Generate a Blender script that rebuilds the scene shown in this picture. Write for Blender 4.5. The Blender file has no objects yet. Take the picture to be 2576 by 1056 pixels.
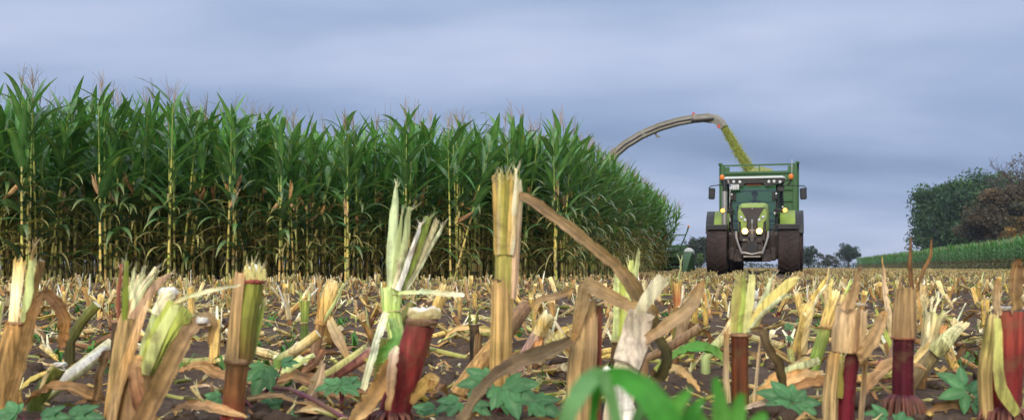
import bpy, math, random
import numpy as np
from mathutils import Vector, Matrix, Euler

sc = bpy.context.scene
C = sc.collection
RND = random.Random(11)
NR = np.random.default_rng(11)
PI = math.pi

# ------------------------------------------------------------------ camera
CAM_H = 0.22
FPX = 2575.0            # focal length in units of a 2575 px wide picture
cam_data = bpy.data.cameras.new('camera')
cam_data.lens = 36.0
cam_data.sensor_width = 36.0
cam_data.shift_y = 144.0 / 2575.0
cam_data.clip_start = 0.05
cam_data.clip_end = 3000.0
cam_data.dof.use_dof = True
cam_data.dof.focus_distance = 6.0
cam_data.dof.aperture_fstop = 10.5
cam = bpy.data.objects.new('camera', cam_data)
cam.location = (0, 0, CAM_H)
cam.rotation_euler = (math.radians(90), 0, 0)
C.objects.link(cam)
sc.camera = cam

# ------------------------------------------------------------------ sky, sun, exposure
SUN_EL, SUN_AZ = math.radians(29), math.radians(195)   # behind and left of the camera
world = bpy.data.worlds.new('World')
sc.world = world
world.use_nodes = True
wn, wl = world.node_tree.nodes, world.node_tree.links
wn.clear()

def N(tree_nodes, kind, **kw):
    n = tree_nodes.new(kind)
    for k, v in kw.items():
        if k.startswith('i_'):
            key = k[2:]
            n.inputs[int(key) if key.isdigit() else key].default_value = v
        else:
            setattr(n, k, v)
    return n

def math_node(nodes, links, op, a, b=None, clamp=False):
    n = nodes.new('ShaderNodeMath'); n.operation = op; n.use_clamp = clamp
    for i, v in enumerate((a, b)):
        if v is None: continue
        if isinstance(v, (int, float)): n.inputs[i].default_value = v
        else: links.new(v, n.inputs[i])
    return n.outputs[0]

def ramp(nodes, links, fac, stops, interp='LINEAR'):
    r = nodes.new('ShaderNodeValToRGB'); r.color_ramp.interpolation = interp
    e = r.color_ramp.elements
    while len(e) < len(stops): e.new(0.5)
    for el, (p, c) in zip(e, stops):
        el.position = p
        el.color = (c[0], c[1], c[2], 1) if hasattr(c, '__len__') else (c, c, c, 1)
    links.new(fac, r.inputs[0])
    return r.outputs[0]

def mix_rgb(nodes, links, fac, a, b, blend='MIX'):
    m = nodes.new('ShaderNodeMix'); m.data_type = 'RGBA'; m.blend_type = blend
    for sock, v in ((0, fac), (6, a), (7, b)):
        if isinstance(v, (int, float)): m.inputs[sock].default_value = v
        elif isinstance(v, tuple): m.inputs[sock].default_value = (*v[:3], 1)
        else: links.new(v, m.inputs[sock])
    return m.outputs[2]

tc = N(wn, 'ShaderNodeTexCoord')
sep = N(wn, 'ShaderNodeSeparateXYZ'); wl.new(tc.outputs['Generated'], sep.inputs[0])
zup = math_node(wn, wl, 'MAXIMUM', sep.outputs[2], 0.0)
den = math_node(wn, wl, 'ADD', zup, 0.15)
cu = math_node(wn, wl, 'DIVIDE', sep.outputs[0], den)
cv = math_node(wn, wl, 'DIVIDE', sep.outputs[1], den)
comb = N(wn, 'ShaderNodeCombineXYZ'); wl.new(cu, comb.inputs[0]); wl.new(cv, comb.inputs[1])
mapn = N(wn, 'ShaderNodeMapping'); wl.new(comb.outputs[0], mapn.inputs[0])
mapn.inputs['Location'].default_value = (3.1, 7.3, 0.0)
mapn.inputs['Rotation'].default_value = (0, 0, math.radians(8))
mapn.inputs['Scale'].default_value = (0.42, 0.66, 1)
n1 = N(wn, 'ShaderNodeTexNoise', i_Scale=1.0, i_Detail=4.0, i_Roughness=0.45, i_Distortion=0.4)
wl.new(mapn.outputs[0], n1.inputs['Vector'])
n2 = N(wn, 'ShaderNodeTexNoise', i_Scale=2.6, i_Detail=3.0, i_Roughness=0.5, i_Distortion=0.2)
wl.new(mapn.outputs[0], n2.inputs['Vector'])
nn = math_node(wn, wl, 'ADD', math_node(wn, wl, 'MULTIPLY', n1.outputs[0], 0.76), math_node(wn, wl, 'MULTIPLY', n2.outputs[0], 0.24))
cloud = ramp(wn, wl, nn, [(0.33, (0.122, 0.168, 0.288)), (0.46, (0.182, 0.238, 0.378)),
                          (0.56, (0.258, 0.305, 0.445)), (0.68, (0.350, 0.375, 0.500))])
# an overcast sky is brighter and whiter overhead than at the horizon
hi = ramp(wn, wl, zup, [(0.0, (1.30, 1.26, 1.20)), (0.10, (1.0, 1.0, 1.0)), (0.30, (1.40, 1.34, 1.20)), (1.0, (3.4, 3.1, 2.45))])
cloud = mix_rgb(wn, wl, 1.0, cloud, hi, 'MULTIPLY')
cloud10 = mix_rgb(wn, wl, 1.0, cloud, (10.0, 10.0, 10.0), 'MULTIPLY')
sky = N(wn, 'ShaderNodeTexSky'); sky.sky_type = 'NISHITA'; sky.sun_disc = False
sky.sun_elevation = SUN_EL; sky.sun_rotation = SUN_AZ
skymix = mix_rgb(wn, wl, 0.94, sky.outputs[0], cloud10)
bg = N(wn, 'ShaderNodeBackground', i_Strength=0.10)
wl.new(skymix, bg.inputs[0])
wo = N(wn, 'ShaderNodeOutputWorld'); wl.new(bg.outputs[0], wo.inputs[0])

sun_data = bpy.data.lights.new('sun', 'SUN')
sun_data.energy = 1.5
sun_data.angle = math.radians(24)
sun_data.color = (1.0, 0.91, 0.76)
sun = bpy.data.objects.new('sun', sun_data)
sdir = Vector((math.sin(SUN_AZ) * math.cos(SUN_EL), math.cos(SUN_AZ) * math.cos(SUN_EL), math.sin(SUN_EL)))
sun.rotation_euler = (-sdir).to_track_quat('-Z', 'Y').to_euler()
sun.location = (0, 0, 60)
C.objects.link(sun)

sc.view_settings.view_transform = 'Standard'
sc.view_settings.look = 'None'
sc.view_settings.exposure = 0.66
sc.view_settings.gamma = 1.0
sc.view_settings.use_curve_mapping = False
sc.cycles.max_bounces = 6
sc.cycles.diffuse_bounces = 3
sc.cycles.transparent_max_bounces = 12

# ------------------------------------------------------------------ helpers
def P(x, y, d):
    """a point d metres in front of the camera, seen at (x, y) of a 2575 px wide picture"""
    return Vector(((x - 1287.5) / FPX * d, d, CAM_H + (672.0 - y) / FPX * d))

def hash2(ix, iy, seed):
    h = (ix.astype(np.int64) * 374761393 + iy.astype(np.int64) * 668265263 + seed * 982451653) & 0xFFFFFFFF
    h = ((h ^ (h >> 13)) * 1274126177) & 0xFFFFFFFF
    h = h ^ (h >> 16)
    return (h & 0xFFFFFF) / float(0xFFFFFF)

def vnoise(x, y, seed):
    x0, y0 = np.floor(x), np.floor(y)
    fx, fy = x - x0, y - y0
    fx, fy = fx * fx * (3 - 2 * fx), fy * fy * (3 - 2 * fy)
    a, b = hash2(x0, y0, seed), hash2(x0 + 1, y0, seed)
    c, d = hash2(x0, y0 + 1, seed), hash2(x0 + 1, y0 + 1, seed)
    return (a * (1 - fx) + b * fx) * (1 - fy) + (c * (1 - fx) + d * fx) * fy

def ground_z(x, y):
    x, y = np.asarray(x, float), np.asarray(y, float)
    z = (vnoise(x / 0.55, y / 0.45, 1) - 0.5) * 0.030 - 0.014
    z += (0.5 - np.abs(vnoise(x / 0.20, y / 0.17, 2) - 0.5) * 2) * 0.018
    z += (0.5 - np.abs(vnoise(x / 0.085, y / 0.08, 3) - 0.5) * 2) * 0.013
    z += (vnoise(x / 0.036, y / 0.034, 4) - 0.5) * 0.007
    row = np.cos((y - 1.45) / 0.75 * 2 * PI) * 0.010
    near = np.clip((14 - y) / 6, 0, 1)
    fade = np.clip((60 - np.hypot(x, y)) / 40, 0.15, 1)
    return (z + row * near) * fade - 0.004

def gz(x, y):
    return float(ground_z(np.array([x]), np.array([y]))[0])

def vary(c, r, amt=0.15):
    k = 1 + r.uniform(-amt, amt)
    return tuple(min(1, max(0, v * k * (1 + r.uniform(-amt, amt) * 0.35))) for v in c[:3])

def lerp(a, b, t):
    return tuple(a[i] * (1 - t) + b[i] * t for i in range(3))

class MB:
    """collects one part's faces, with a colour for each vertex"""
    def __init__(self):
        self.v, self.f, self.c, self.m = [], [], [], []
    def add(self, verts, faces, cols, mi=0):
        o = len(self.v)
        self.v.extend([tuple(p) for p in verts])
        if isinstance(cols, tuple): cols = [cols] * len(verts)
        self.c.extend(cols)
        self.f.extend([tuple(i + o for i in f) for f in faces])
        self.m.extend([mi] * len(faces))
        return self
    def box(self, c, s, col=(.5, .5, .5), rot=None, mi=0, taper=1.0, bev=0.0):
        hx, hy, hz = s[0] / 2, s[1] / 2, s[2] / 2
        if bev > 0:
            b = min(bev, hx * .9, hy * .9, hz * .9)
            vs = []
            for sx in (-1, 1):
                for sy in (-1, 1):
                    for sz in (-1, 1):
                        vs += [(sx * hx, sy * (hy - b), sz * (hz - b)), (sx * (hx - b), sy * hy, sz * (hz - b)), (sx * (hx - b), sy * (hy - b), sz * hz)]
            def ix(sx, sy, sz, k): return (((sx > 0) * 2 + (sy > 0)) * 2 + (sz > 0)) * 3 + k
            fs = []
            for s_ in (-1, 1):
                fs.append([ix(s_, a, b_, 0) for a, b_ in ((-1, -1), (1, -1), (1, 1), (-1, 1))][::s_])
                fs.append([ix(a, s_, b_, 1) for a, b_ in ((-1, -1), (1, -1), (1, 1), (-1, 1))][::-s_])
                fs.append([ix(a, b_, s_, 2) for a, b_ in ((-1, -1), (1, -1), (1, 1), (-1, 1))][::s_])
                for t in (-1, 1):
                    fs.append([ix(s_, t, -1, 0), ix(s_, t, 1, 0), ix(s_, t, 1, 1), ix(s_, t, -1, 1)][::s_ * t])
                    fs.append([ix(s_, -1, t, 0), ix(s_, -1, t, 2), ix(s_, 1, t, 2), ix(s_, 1, t, 0)][::s_ * t])
                    fs.append([ix(-1, s_, t, 1), ix(1, s_, t, 1), ix(1, s_, t, 2), ix(-1, s_, t, 2)][::s_ * t])
                    for u in (-1, 1):
                        fs.append([ix(s_, t, u, 0), ix(s_, t, u, 1), ix(s_, t, u, 2)][::s_ * t * u])
        else:
            vs = [(sx * hx * (taper if sz > 0 else 1), sy * hy * (taper if sz > 0 else 1), sz * hz) for sx in (-1, 1) for sy in (-1, 1) for sz in (-1, 1)]
            fs = [(0, 1, 3, 2), (4, 6, 7, 5), (0, 4, 5, 1), (2, 3, 7, 6), (0, 2, 6, 4), (1, 5, 7, 3)]
        M = (Euler(rot).to_matrix() if rot else Matrix.Identity(3))
        return self.add([M @ Vector(p) + Vector(c) for p in vs], fs, col, mi)
    def poly(self, pts, vec, col, mi=0):
        """flat outline pushed along vec"""
        n = len(pts); vec = Vector(vec)
        vs = [Vector(p) for p in pts] + [Vector(p) + vec for p in pts]
        fs = [tuple(range(n)), tuple(range(2 * n - 1, n - 1, -1))] + [(i, i + n, (i + 1) % n + n, (i + 1) % n) for i in range(n)]
        return self.add(vs, fs, col, mi)
    def lathe(self, c, axis, prof, col, n=20, mi=0, cols=None):
        """prof: (along axis, radius)"""
        a = Vector(axis).normalized()
        u = a.orthogonal().normalized(); w = a.cross(u)
        vs, cs = [], []
        for i, (h, r) in enumerate(prof):
            for k in range(n):
                t = 2 * PI * k / n
                vs.append(Vector(c) + a * h + (u * math.cos(t) + w * math.sin(t)) * r)
                cs.append(cols[i] if cols else col)
        fs = []
        for i in range(len(prof) - 1):
            for k in range(n):
                fs.append((i * n + k, i * n + (k + 1) % n, (i + 1) * n + (k + 1) % n, (i + 1) * n + k))
        fs.append(tuple(range(n - 1, -1, -1))); fs.append(tuple(range((len(prof) - 1) * n, len(prof) * n)))
        return self.add(vs, fs, cs, mi)
    def tube(self, pts, rad, col, n=8, streak=0.0, cap=True, capcol=None, rnd=RND, rough=0.0, cols=None, mi=0, flat=1.0):
        pts = [Vector(p) for p in pts]
        if not hasattr(rad, '__len__'): rad = [rad] * len(pts)
        st = [1 + rnd.uniform(-streak, streak) for _ in range(n)]
        rr = [1 + rnd.uniform(-rough, rough) for _ in range(n)]
        vs, cs = [], []
        for i, p in enumerate(pts):
            s, f, t = frame(pts, i)
            cc = cols[i] if cols else col
            for k in range(n):
                a = 2 * PI * k / n
                vs.append(p + (s * math.sin(a) + f * math.cos(a) * flat) * rad[i] * rr[k] * (1 + rnd.uniform(-rough, rough) * .4))
                cs.append(tuple(min(1, v * st[k]) for v in cc))
        fs = []
        for i in range(len(pts) - 1):
            for k in range(n):
                fs.append((i * n + k, i * n + (k + 1) % n, (i + 1) * n + (k + 1) % n, (i + 1) * n + k))
        self.add(vs, fs, cs, mi)
        if cap:
            for i in (0, len(pts) - 1):
                o = i * n
                cc = capcol if (capcol and i) else (cols[i] if cols else col)
                ring = [vs[o + k] for k in range(n)]
                self.add(ring, [tuple(range(n)) if i else tuple(range(n - 1, -1, -1))], [cc] * n, mi)
        return self
    def shell(self, pts, rad, a0, a1, cols, n=9, streak=0.2, jag=0.0, rnd=RND, wob=0.0):
        """part of a tube wall, angle 0 towards the camera, with a torn upper edge"""
        pts = [Vector(p) for p in pts]
        if not hasattr(rad, '__len__'): rad = [rad] * len(pts)
        st = [1 + rnd.uniform(-streak, streak) for _ in range(n)]
        L = (pts[-1] - pts[-2]).length
        tj = [rnd.uniform(-jag, jag * .4) for _ in range(n)]
        vs, cs = [], []
        for i, p in enumerate(pts):
            s, f, t = frame(pts, i)
            for k in range(n):
                a = a0 + (a1 - a0) * k / (n - 1)
                r = rad[i] * (1 + rnd.uniform(-wob, wob))
                q = p + (s * math.sin(a) + f * math.cos(a)) * r
                if i == len(pts) - 1: q = q + t * tj[k] * L
                vs.append(q); cs.append(tuple(min(1, v * st[k]) for v in (cols[i] if isinstance(cols, list) else cols)))
        fs = [(i * n + k, i * n + k + 1, (i + 1) * n + k + 1, (i + 1) * n + k) for i in range(len(pts) - 1) for k in range(n - 1)]
        return self.add(vs, fs, cs)
    def strip(self, pts, wid, thick, col, incol=None, face=None, rnd=RND):
        """a torn strip of stalk: outer rind, pale inside; face = direction of the outer side"""
        pts = [Vector(p) for p in pts]; incol = incol or col
        if not hasattr(wid, '__len__'): wid = [wid] * len(pts)
        vs, cs = [], []
        for i, p in enumerate(pts):
            t = (pts[min(i + 1, len(pts) - 1)] - pts[max(i - 1, 0)]).normalized()
            f = Vector(face) if face is not None else Vector((0, -1, 0))
            f = (f - t * f.dot(t)); f = f.normalized() if f.length > 1e-4 else t.orthogonal().normalized()
            s = t.cross(f)
            w = wid[i] / 2
            for a, b, cc in ((-1, .0, col), (0, 1, col), (1, 0, col), (.8, -1, incol), (0, -.6, incol), (-.8, -1, incol)):
                vs.append(p + s * a * w + f * b * thick / 2)
                cs.append(vary(cc, rnd, .08))
        n = 6
        fs = [(i * n + k, i * n + (k + 1) % n, (i + 1) * n + (k + 1) % n, (i + 1) * n + k) for i in range(len(pts) - 1) for k in range(n)]
        fs += [tuple(range(n - 1, -1, -1)), tuple(range((len(pts) - 1) * n, len(pts) * n))]
        return self.add(vs, fs, cs)
    def ribbon(self, pts, wid, col, face=None, fold=0.2, cols=None, wave=0.0, rnd=RND, twist=None, rag=0.0, streak=0.12, low=False):
        """leaf blade: two halves either side of a midrib, veined, edges ragged"""
        st = None
        pts = [Vector(p) for p in pts]
        if not hasattr(wid, '__len__'): wid = [wid] * len(pts)
        vs, cs = [], []
        for i, p in enumerate(pts):
            t = (pts[min(i + 1, len(pts) - 1)] - pts[max(i - 1, 0)]).normalized()
            f = Vector(face) if face is not None else Vector((0, -1, 0))
            f = (f - t * f.dot(t)); f = f.normalized() if f.length > 1e-4 else t.orthogonal().normalized()
            if twist: f = Matrix.Rotation(twist[i] if hasattr(twist, '__len__') else twist * i / len(pts), 3, t) @ f
            s = t.cross(f); w = wid[i] / 2
            cc = cols[i] if cols else col
            if st is None: st = [1 + rnd.uniform(-streak, streak) for _ in range(9)]
            for j in range(9):
                u = (j - 4) / 4
                edge = 1 + (rnd.uniform(-rag, rag * .5) - (rnd.uniform(.15, .5) if rnd.random() < rag * .8 else 0) if abs(u) == 1 else 0)
                h = fold * w * abs(u) ** 1.5 + rnd.uniform(-wave, wave) * w * (.25 + .75 * abs(u)) * .8
                vs.append(p + s * w * u * edge + f * h)
                kk = st[j] * (1.12 if j == 4 else 1) * rnd.uniform(.92, 1.08)
                cs.append(tuple(min(1, q * kk) for q in cc))
        n = 9
        if low:
            keep = [0, 4, 8]; vs = [vs[i * 9 + k] for i in range(len(pts)) for k in keep]; cs = [cs[i * 9 + k] for i in range(len(pts)) for k in keep]; n = 3
        fs = [(i * n + k, i * n + k + 1, (i + 1) * n + k + 1, (i + 1) * n + k) for i in range(len(pts) - 1) for k in range(n - 1)]
        return self.add(vs, fs, cs)
    def moved(self, fn):
        self.v = [tuple(fn(Vector(p))) for p in self.v]; return self
    def mesh(self, name, mats, smooth=True):
        me = bpy.data.meshes.new(name)
        me.from_pydata(self.v, [], self.f)
        at = me.color_attributes.new('Col', 'FLOAT_COLOR', 'POINT')
        arr = np.ones((len(self.v), 4), np.float32); arr[:, :3] = np.array([c[:3] for c in self.c], np.float32).reshape(-1, 3)
        at.data.foreach_set('color', arr.ravel())
        for m in (mats if isinstance(mats, (list, tuple)) else [mats]): me.materials.append(m)
        if max(self.m, default=0) > 0: me.polygons.foreach_set('material_index', np.array(self.m, np.int32))
        if smooth:
            me.polygons.foreach_set('use_smooth', np.ones(len(self.f), bool))
            if hasattr(me, 'set_sharp_from_angle'): me.set_sharp_from_angle(angle=math.radians(38))
        me.update()
        return me
    def build(self, name, mats, parent=None, smooth=True):
        o = bpy.data.objects.new(name, self.mesh(name, mats, smooth))
        C.objects.link(o)
        if parent is not None: o.parent = parent
        return o
    def tri_arrays(self):
        """(vertices, triangles, colours) as arrays, for stuff"""
        tr = []
        for f in self.f:
            for k in range(1, len(f) - 1): tr.append((f[0], f[k], f[k + 1]))
        return np.array(self.v, np.float32), np.array(tr, np.int32), np.array([c[:3] for c in self.c], np.float32)

def frame(pts, i):
    t = pts[min(i + 1, len(pts) - 1)] - pts[max(i - 1, 0)]
    t = t.normalized() if t.length > 1e-9 else Vector((0, 0, 1))
    ref = Vector((1, 0, 0)) if abs(t.x) < .92 else Vector((0, 0, -1))
    s = (ref - t * ref.dot(t)).normalized()
    return s, s.cross(t), t

def tag(o, label=None, cat=None, group=None, kind=None):
    if label: o['label'] = label
    if cat: o['category'] = cat
    if group: o['group'] = group
    if kind: o['kind'] = kind
    return o

def empty(name, loc=(0, 0, 0), rz=0.0):
    o = bpy.data.objects.new(name, None); o.empty_display_size = 0.1
    o.location = loc; o.rotation_euler = (0, 0, rz); C.objects.link(o)
    return o

def place_copy(mesh, name, parent, loc=(0, 0, 0), rot=(0, 0, 0), scale=(1, 1, 1)):
    o = bpy.data.objects.new(name, mesh); o.parent = parent
    o.location = loc; o.rotation_euler = rot; o.scale = scale
    C.objects.link(o)
    return o

def stuff_mesh(name, protos, pick, xf, mats, tint=None, smooth=False):
    """many transformed copies of small prototypes joined into one mesh; xf = (n,4,4)"""
    VV, TT, CC, off = [], [], [], 0
    pick = np.asarray(pick); xf = np.asarray(xf, np.float32)
    for k, (v, t, c) in enumerate(protos):
        sel = np.nonzero(pick == k)[0]
        if not len(sel): continue
        M = xf[sel]
        w = np.einsum('nij,vj->nvi', M[:, :3, :3], v) + M[:, None, :3, 3]
        cc = np.repeat(c[None], len(sel), 0)
        if tint is not None: cc = cc * tint[sel][:, None, :]
        VV.append(w.reshape(-1, 3)); CC.append(cc.reshape(-1, 3))
        TT.append((t[None] + (np.arange(len(sel)) * len(v))[:, None, None] + off).reshape(-1, 3))
        off += len(sel) * len(v)
    return raw_mesh(name, np.concatenate(VV), np.concatenate(TT), np.concatenate(CC), mats, smooth)

def raw_mesh(name, v, t, c, mats, smooth=False):
    me = bpy.data.meshes.new(name)
    me.vertices.add(len(v)); me.vertices.foreach_set('co', np.ascontiguousarray(v, np.float32).ravel())
    me.loops.add(len(t) * 3); me.loops.foreach_set('vertex_index', np.ascontiguousarray(t, np.int32).ravel())
    me.polygons.add(len(t)); me.polygons.foreach_set('loop_start', np.arange(0, len(t) * 3, 3, dtype=np.int32))
    if smooth: me.polygons.foreach_set('use_smooth', np.ones(len(t), bool))
    at = me.color_attributes.new('Col', 'FLOAT_COLOR', 'POINT')
    arr = np.ones((len(v), 4), np.float32); arr[:, :3] = np.clip(c, 0, 1)
    at.data.foreach_set('color', arr.ravel())
    for m in (mats if isinstance(mats, (list, tuple)) else [mats]): me.materials.append(m)
    me.update(calc_edges=True); me.validate()
    o = bpy.data.objects.new(name, me); C.objects.link(o)
    return o

def xforms(loc, rz, scale, tilt=None, tdir=None):
    """(n,4,4) from positions, heading, size and lean"""
    n = len(loc); M = np.zeros((n, 4, 4), np.float32); M[:, 3, 3] = 1
    c, s = np.cos(rz), np.sin(rz)
    Rz = np.zeros((n, 3, 3)); Rz[:, 0, 0] = c; Rz[:, 0, 1] = -s; Rz[:, 1, 0] = s; Rz[:, 1, 1] = c; Rz[:, 2, 2] = 1
    if tilt is not None:
        ax = np.stack([-np.sin(tdir), np.cos(tdir), np.zeros(n)], 1)
        K = np.zeros((n, 3, 3)); K[:, 0, 2] = ax[:, 1]; K[:, 1, 2] = -ax[:, 0]; K[:, 2, 0] = -ax[:, 1]; K[:, 2, 1] = ax[:, 0]
        Rt = np.eye(3)[None] + np.sin(tilt)[:, None, None] * K + (1 - np.cos(tilt))[:, None, None] * (K @ K)
        Rz = Rt @ Rz
    sc_ = np.asarray(scale)
    M[:, :3, :3] = Rz * (sc_[:, None, None] if sc_.ndim == 1 else sc_[:, None, :])
    M[:, :3, 3] = loc
    return M

# ------------------------------------------------------------------ materials
MATS = {}
def new_mat(name):
    m = bpy.data.materials.new(name); m.use_nodes = True
    n, l = m.node_tree.nodes, m.node_tree.links
    n.clear()
    out = n.new('ShaderNodeOutputMaterial')
    MATS[name] = m
    return m, n, l, out

def plant_mat(name, rough=0.55, transl=0.0, fibre=(70, 70, 5), amt=0.35, bump=0.25, rand=0.25, spots=0.0, spec=0.35, dist=0.0015, mottle=14.0, gain=1.0, blotch=0.0):
    m, n, l, out = new_mat(name)
    at = N(n, 'ShaderNodeAttribute', attribute_name='Col')
    oi = N(n, 'ShaderNodeObjectInfo')
    tcn = N(n, 'ShaderNodeTexCoord')
    mp = N(n, 'ShaderNodeMapping'); mp.inputs['Scale'].default_value = fibre
    l.new(tcn.outputs['Object'], mp.inputs[0])
    add = N(n, 'ShaderNodeVectorMath', operation='ADD'); l.new(mp.outputs[0], add.inputs[0])
    l.new(oi.outputs['Random'], add.inputs[1])
    no = N(n, 'ShaderNodeTexNoise', i_Scale=1.0, i_Detail=4.0, i_Roughness=0.6); l.new(add.outputs[0], no.inputs['Vector'])
    k = ramp(n, l, no.outputs[0], [(0.28, gain * (1 - amt)), (0.5, gain), (0.72, gain * (1 + amt * .45))])
    col = mix_rgb(n, l, 1.0, at.outputs[0], k, 'MULTIPLY')
    mo = N(n, 'ShaderNodeTexNoise', i_Scale=mottle, i_Detail=5.0, i_Roughness=0.6); l.new(tcn.outputs['Object'], mo.inputs['Vector'])
    col = mix_rgb(n, l, 1.0, col, ramp(n, l, mo.outputs[0], [(0.33, 0.68), (0.5, 1.0), (0.7, 1.2)]), 'MULTIPLY')
    rv = ramp(n, l, oi.outputs['Random'], [(0, 1 - rand), (1, 1 + rand * .6)])
    col = mix_rgb(n, l, 1.0, col, rv, 'MULTIPLY')
    if blotch > 0:
        bl = N(n, 'ShaderNodeTexNoise', i_Scale=22.0, i_Detail=5.0, i_Roughness=0.65, i_Distortion=0.6); l.new(tcn.outputs['Object'], bl.inputs['Vector'])
        f = ramp(n, l, bl.outputs[0], [(0.50, 0.0), (0.70, blotch)])
        col = mix_rgb(n, l, f, col, (0.20, 0.13, 0.055))
    if spots > 0:
        sm = N(n, 'ShaderNodeMapping'); sm.inputs['Scale'].default_value = (1.0, 1.0, 0.3 if fibre[2] < fibre[0] else 1.0); l.new(tcn.outputs['Object'], sm.inputs[0])
        sp = N(n, 'ShaderNodeTexNoise', i_Scale=34.0, i_Detail=6.0, i_Roughness=0.7, i_Distortion=0.8); l.new(sm.outputs[0], sp.inputs['Vector'])
        f = ramp(n, l, sp.outputs[0], [(0.54, 0.0), (0.68, spots)])
        col = mix_rgb(n, l, f, col, (0.055, 0.04, 0.028))
    b = N(n, 'ShaderNodeBsdfPrincipled', i_Roughness=rough)
    b.inputs['Specular IOR Level'].default_value = spec
    l.new(col, b.inputs['Base Color'])
    if bump:
        bp = N(n, 'ShaderNodeBump', i_Strength=bump, i_Distance=dist); l.new(no.outputs[0], bp.inputs['Height']); l.new(bp.outputs[0], b.inputs['Normal'])
    if transl > 0:
        tr = N(n, 'ShaderNodeBsdfTranslucent'); l.new(mix_rgb(n, l, 1.0, col, (1.5, 1.6, 0.8), 'MULTIPLY'), tr.inputs[0])
        mx = N(n, 'ShaderNodeMixShader', i_0=transl); l.new(b.outputs[0], mx.inputs[1]); l.new(tr.outputs[0], mx.inputs[2])
        l.new(mx.outputs[0], out.inputs[0])
    else:
        l.new(b.outputs[0], out.inputs[0])
    return m

M_STALK = plant_mat('stalk_rind', rough=0.5, fibre=(140, 140, 7), amt=0.6, spots=0.38, spec=0.2, gain=1.3, blotch=0.75)
M_SHEATH = plant_mat('dry_sheath', rough=0.65, transl=0.12, fibre=(190, 190, 6), amt=0.68, spots=0.55, spec=0.15, gain=1.5)
M_PITH = plant_mat('pith', rough=0.9, fibre=(240, 240, 240), amt=0.25, bump=0.8)
M_DRY = plant_mat('dry_leaf', gain=1.3, rough=0.7, transl=0.18, fibre=(40, 40, 40), amt=0.4, spots=0.4, bump=0.4)
M_LEAF = plant_mat('maize_leaf', mottle=2.5, gain=1.2, rough=0.33, transl=0.22, fibre=(9, 9, 3), amt=0.35, bump=0.1, rand=0.32, spec=0.75)
M_WEED = plant_mat('weed_leaf', rough=0.6, transl=0.18, fibre=(60, 60, 60), amt=0.3, bump=0.3, rand=0.1, spots=0.10)
M_CANE = plant_mat('maize_cane', gain=1.1, rough=0.55, fibre=(60, 60, 9), amt=0.3, bump=0.1, rand=0.25)
M_TREE = plant_mat('tree_foliage', mottle=0.5, rough=0.6, transl=0.2, fibre=(.35, .35, .35), amt=0.35, bump=0, rand=0.1)
M_BARK = plant_mat('bark', rough=0.9, fibre=(6, 6, 1.2), amt=0.5, bump=0.6, rand=0.1, dist=0.03)
M_CHOP = plant_mat('chopped_maize', rough=0.8, transl=0.1, fibre=(30, 30, 30), amt=0.4, bump=0.3, rand=0.05, dist=0.02)

def soil_material():
    m, n, l, out = new_mat('soil')
    tcn = N(n, 'ShaderNodeTexCoord')
    a = N(n, 'ShaderNodeTexNoise', i_Scale=5.0, i_Detail=8.0, i_Roughness=0.65); l.new(tcn.outputs['Object'], a.inputs['Vector'])
    b = N(n, 'ShaderNodeTexNoise', i_Scale=110.0, i_Detail=4.0, i_Roughness=0.7); l.new(tcn.outputs['Object'], b.inputs['Vector'])
    v = N(n, 'ShaderNodeTexVoronoi', i_Scale=60.0); l.new(tcn.outputs['Object'], v.inputs['Vector'])
    c1 = ramp(n, l, a.outputs[0], [(0.3, (0.062, 0.040, 0.027)), (0.5, (0.110, 0.074, 0.051)), (0.72, (0.172, 0.122, 0.088))])
    c2 = ramp(n, l, b.outputs[0], [(0.3, 0.65), (0.55, 1.0), (0.8, 1.3)])
    col = mix_rgb(n, l, 1.0, c1, c2, 'MULTIPLY')
    bs = N(n, 'ShaderNodeBsdfPrincipled', i_Roughness=0.95); bs.inputs['Specular IOR Level'].default_value = 0.15
    l.new(col, bs.inputs['Base Color'])
    h = math_node(n, l, 'ADD', math_node(n, l, 'MULTIPLY', b.outputs[0], 0.6), math_node(n, l, 'MULTIPLY', v.outputs[0], 0.5))
    bp = N(n, 'ShaderNodeBump', i_Strength=0.9, i_Distance=0.010); l.new(h, bp.inputs['Height']); l.new(bp.outputs[0], bs.inputs['Normal'])
    l.new(bs.outputs[0], out.inputs[0])
    return m
M_SOIL = soil_material()

def paint_mat(name, col, rough=0.4, metal=0.0, dirt=0.35, dirtcol=(0.10, 0.075, 0.06), spec=0.5, coat=0.0, dscale=2.2):
    m, n, l, out = new_mat(name)
    tcn = N(n, 'ShaderNodeTexCoord')
    a = N(n, 'ShaderNodeTexNoise', i_Scale=dscale, i_Detail=7.0, i_Roughness=0.65); l.new(tcn.outputs['Object'], a.inputs['Vector'])
    f = ramp(n, l, a.outputs[0], [(0.42, 0.06 * (dirt > 0)), (0.72, dirt)])
    c = mix_rgb(n, l, f, col, dirtcol)
    b = N(n, 'ShaderNodeBsdfPrincipled', i_Metallic=metal)
    b.inputs['Specular IOR Level'].default_value = spec
    b.inputs['Coat Weight'].default_value = coat
    l.new(c, b.inputs['Base Color'])
    l.new(ramp(n, l, a.outputs[0], [(0.4, rough), (0.75, min(1, rough + .35))]), b.inputs['Roughness'])
    l.new(b.outputs[0], out.inputs[0])
    return m

def emit_mat(name, col, strength):
    m, n, l, out = new_mat(name)
    b = N(n, 'ShaderNodeBsdfPrincipled', i_Roughness=0.2)
    b.inputs['Base Color'].default_value = (*col, 1)
    b.inputs['Emission Color'].default_value = (*col, 1)
    b.inputs['Emission Strength'].default_value = strength
    l.new(b.outputs[0], out.inputs[0])
    return m

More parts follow.
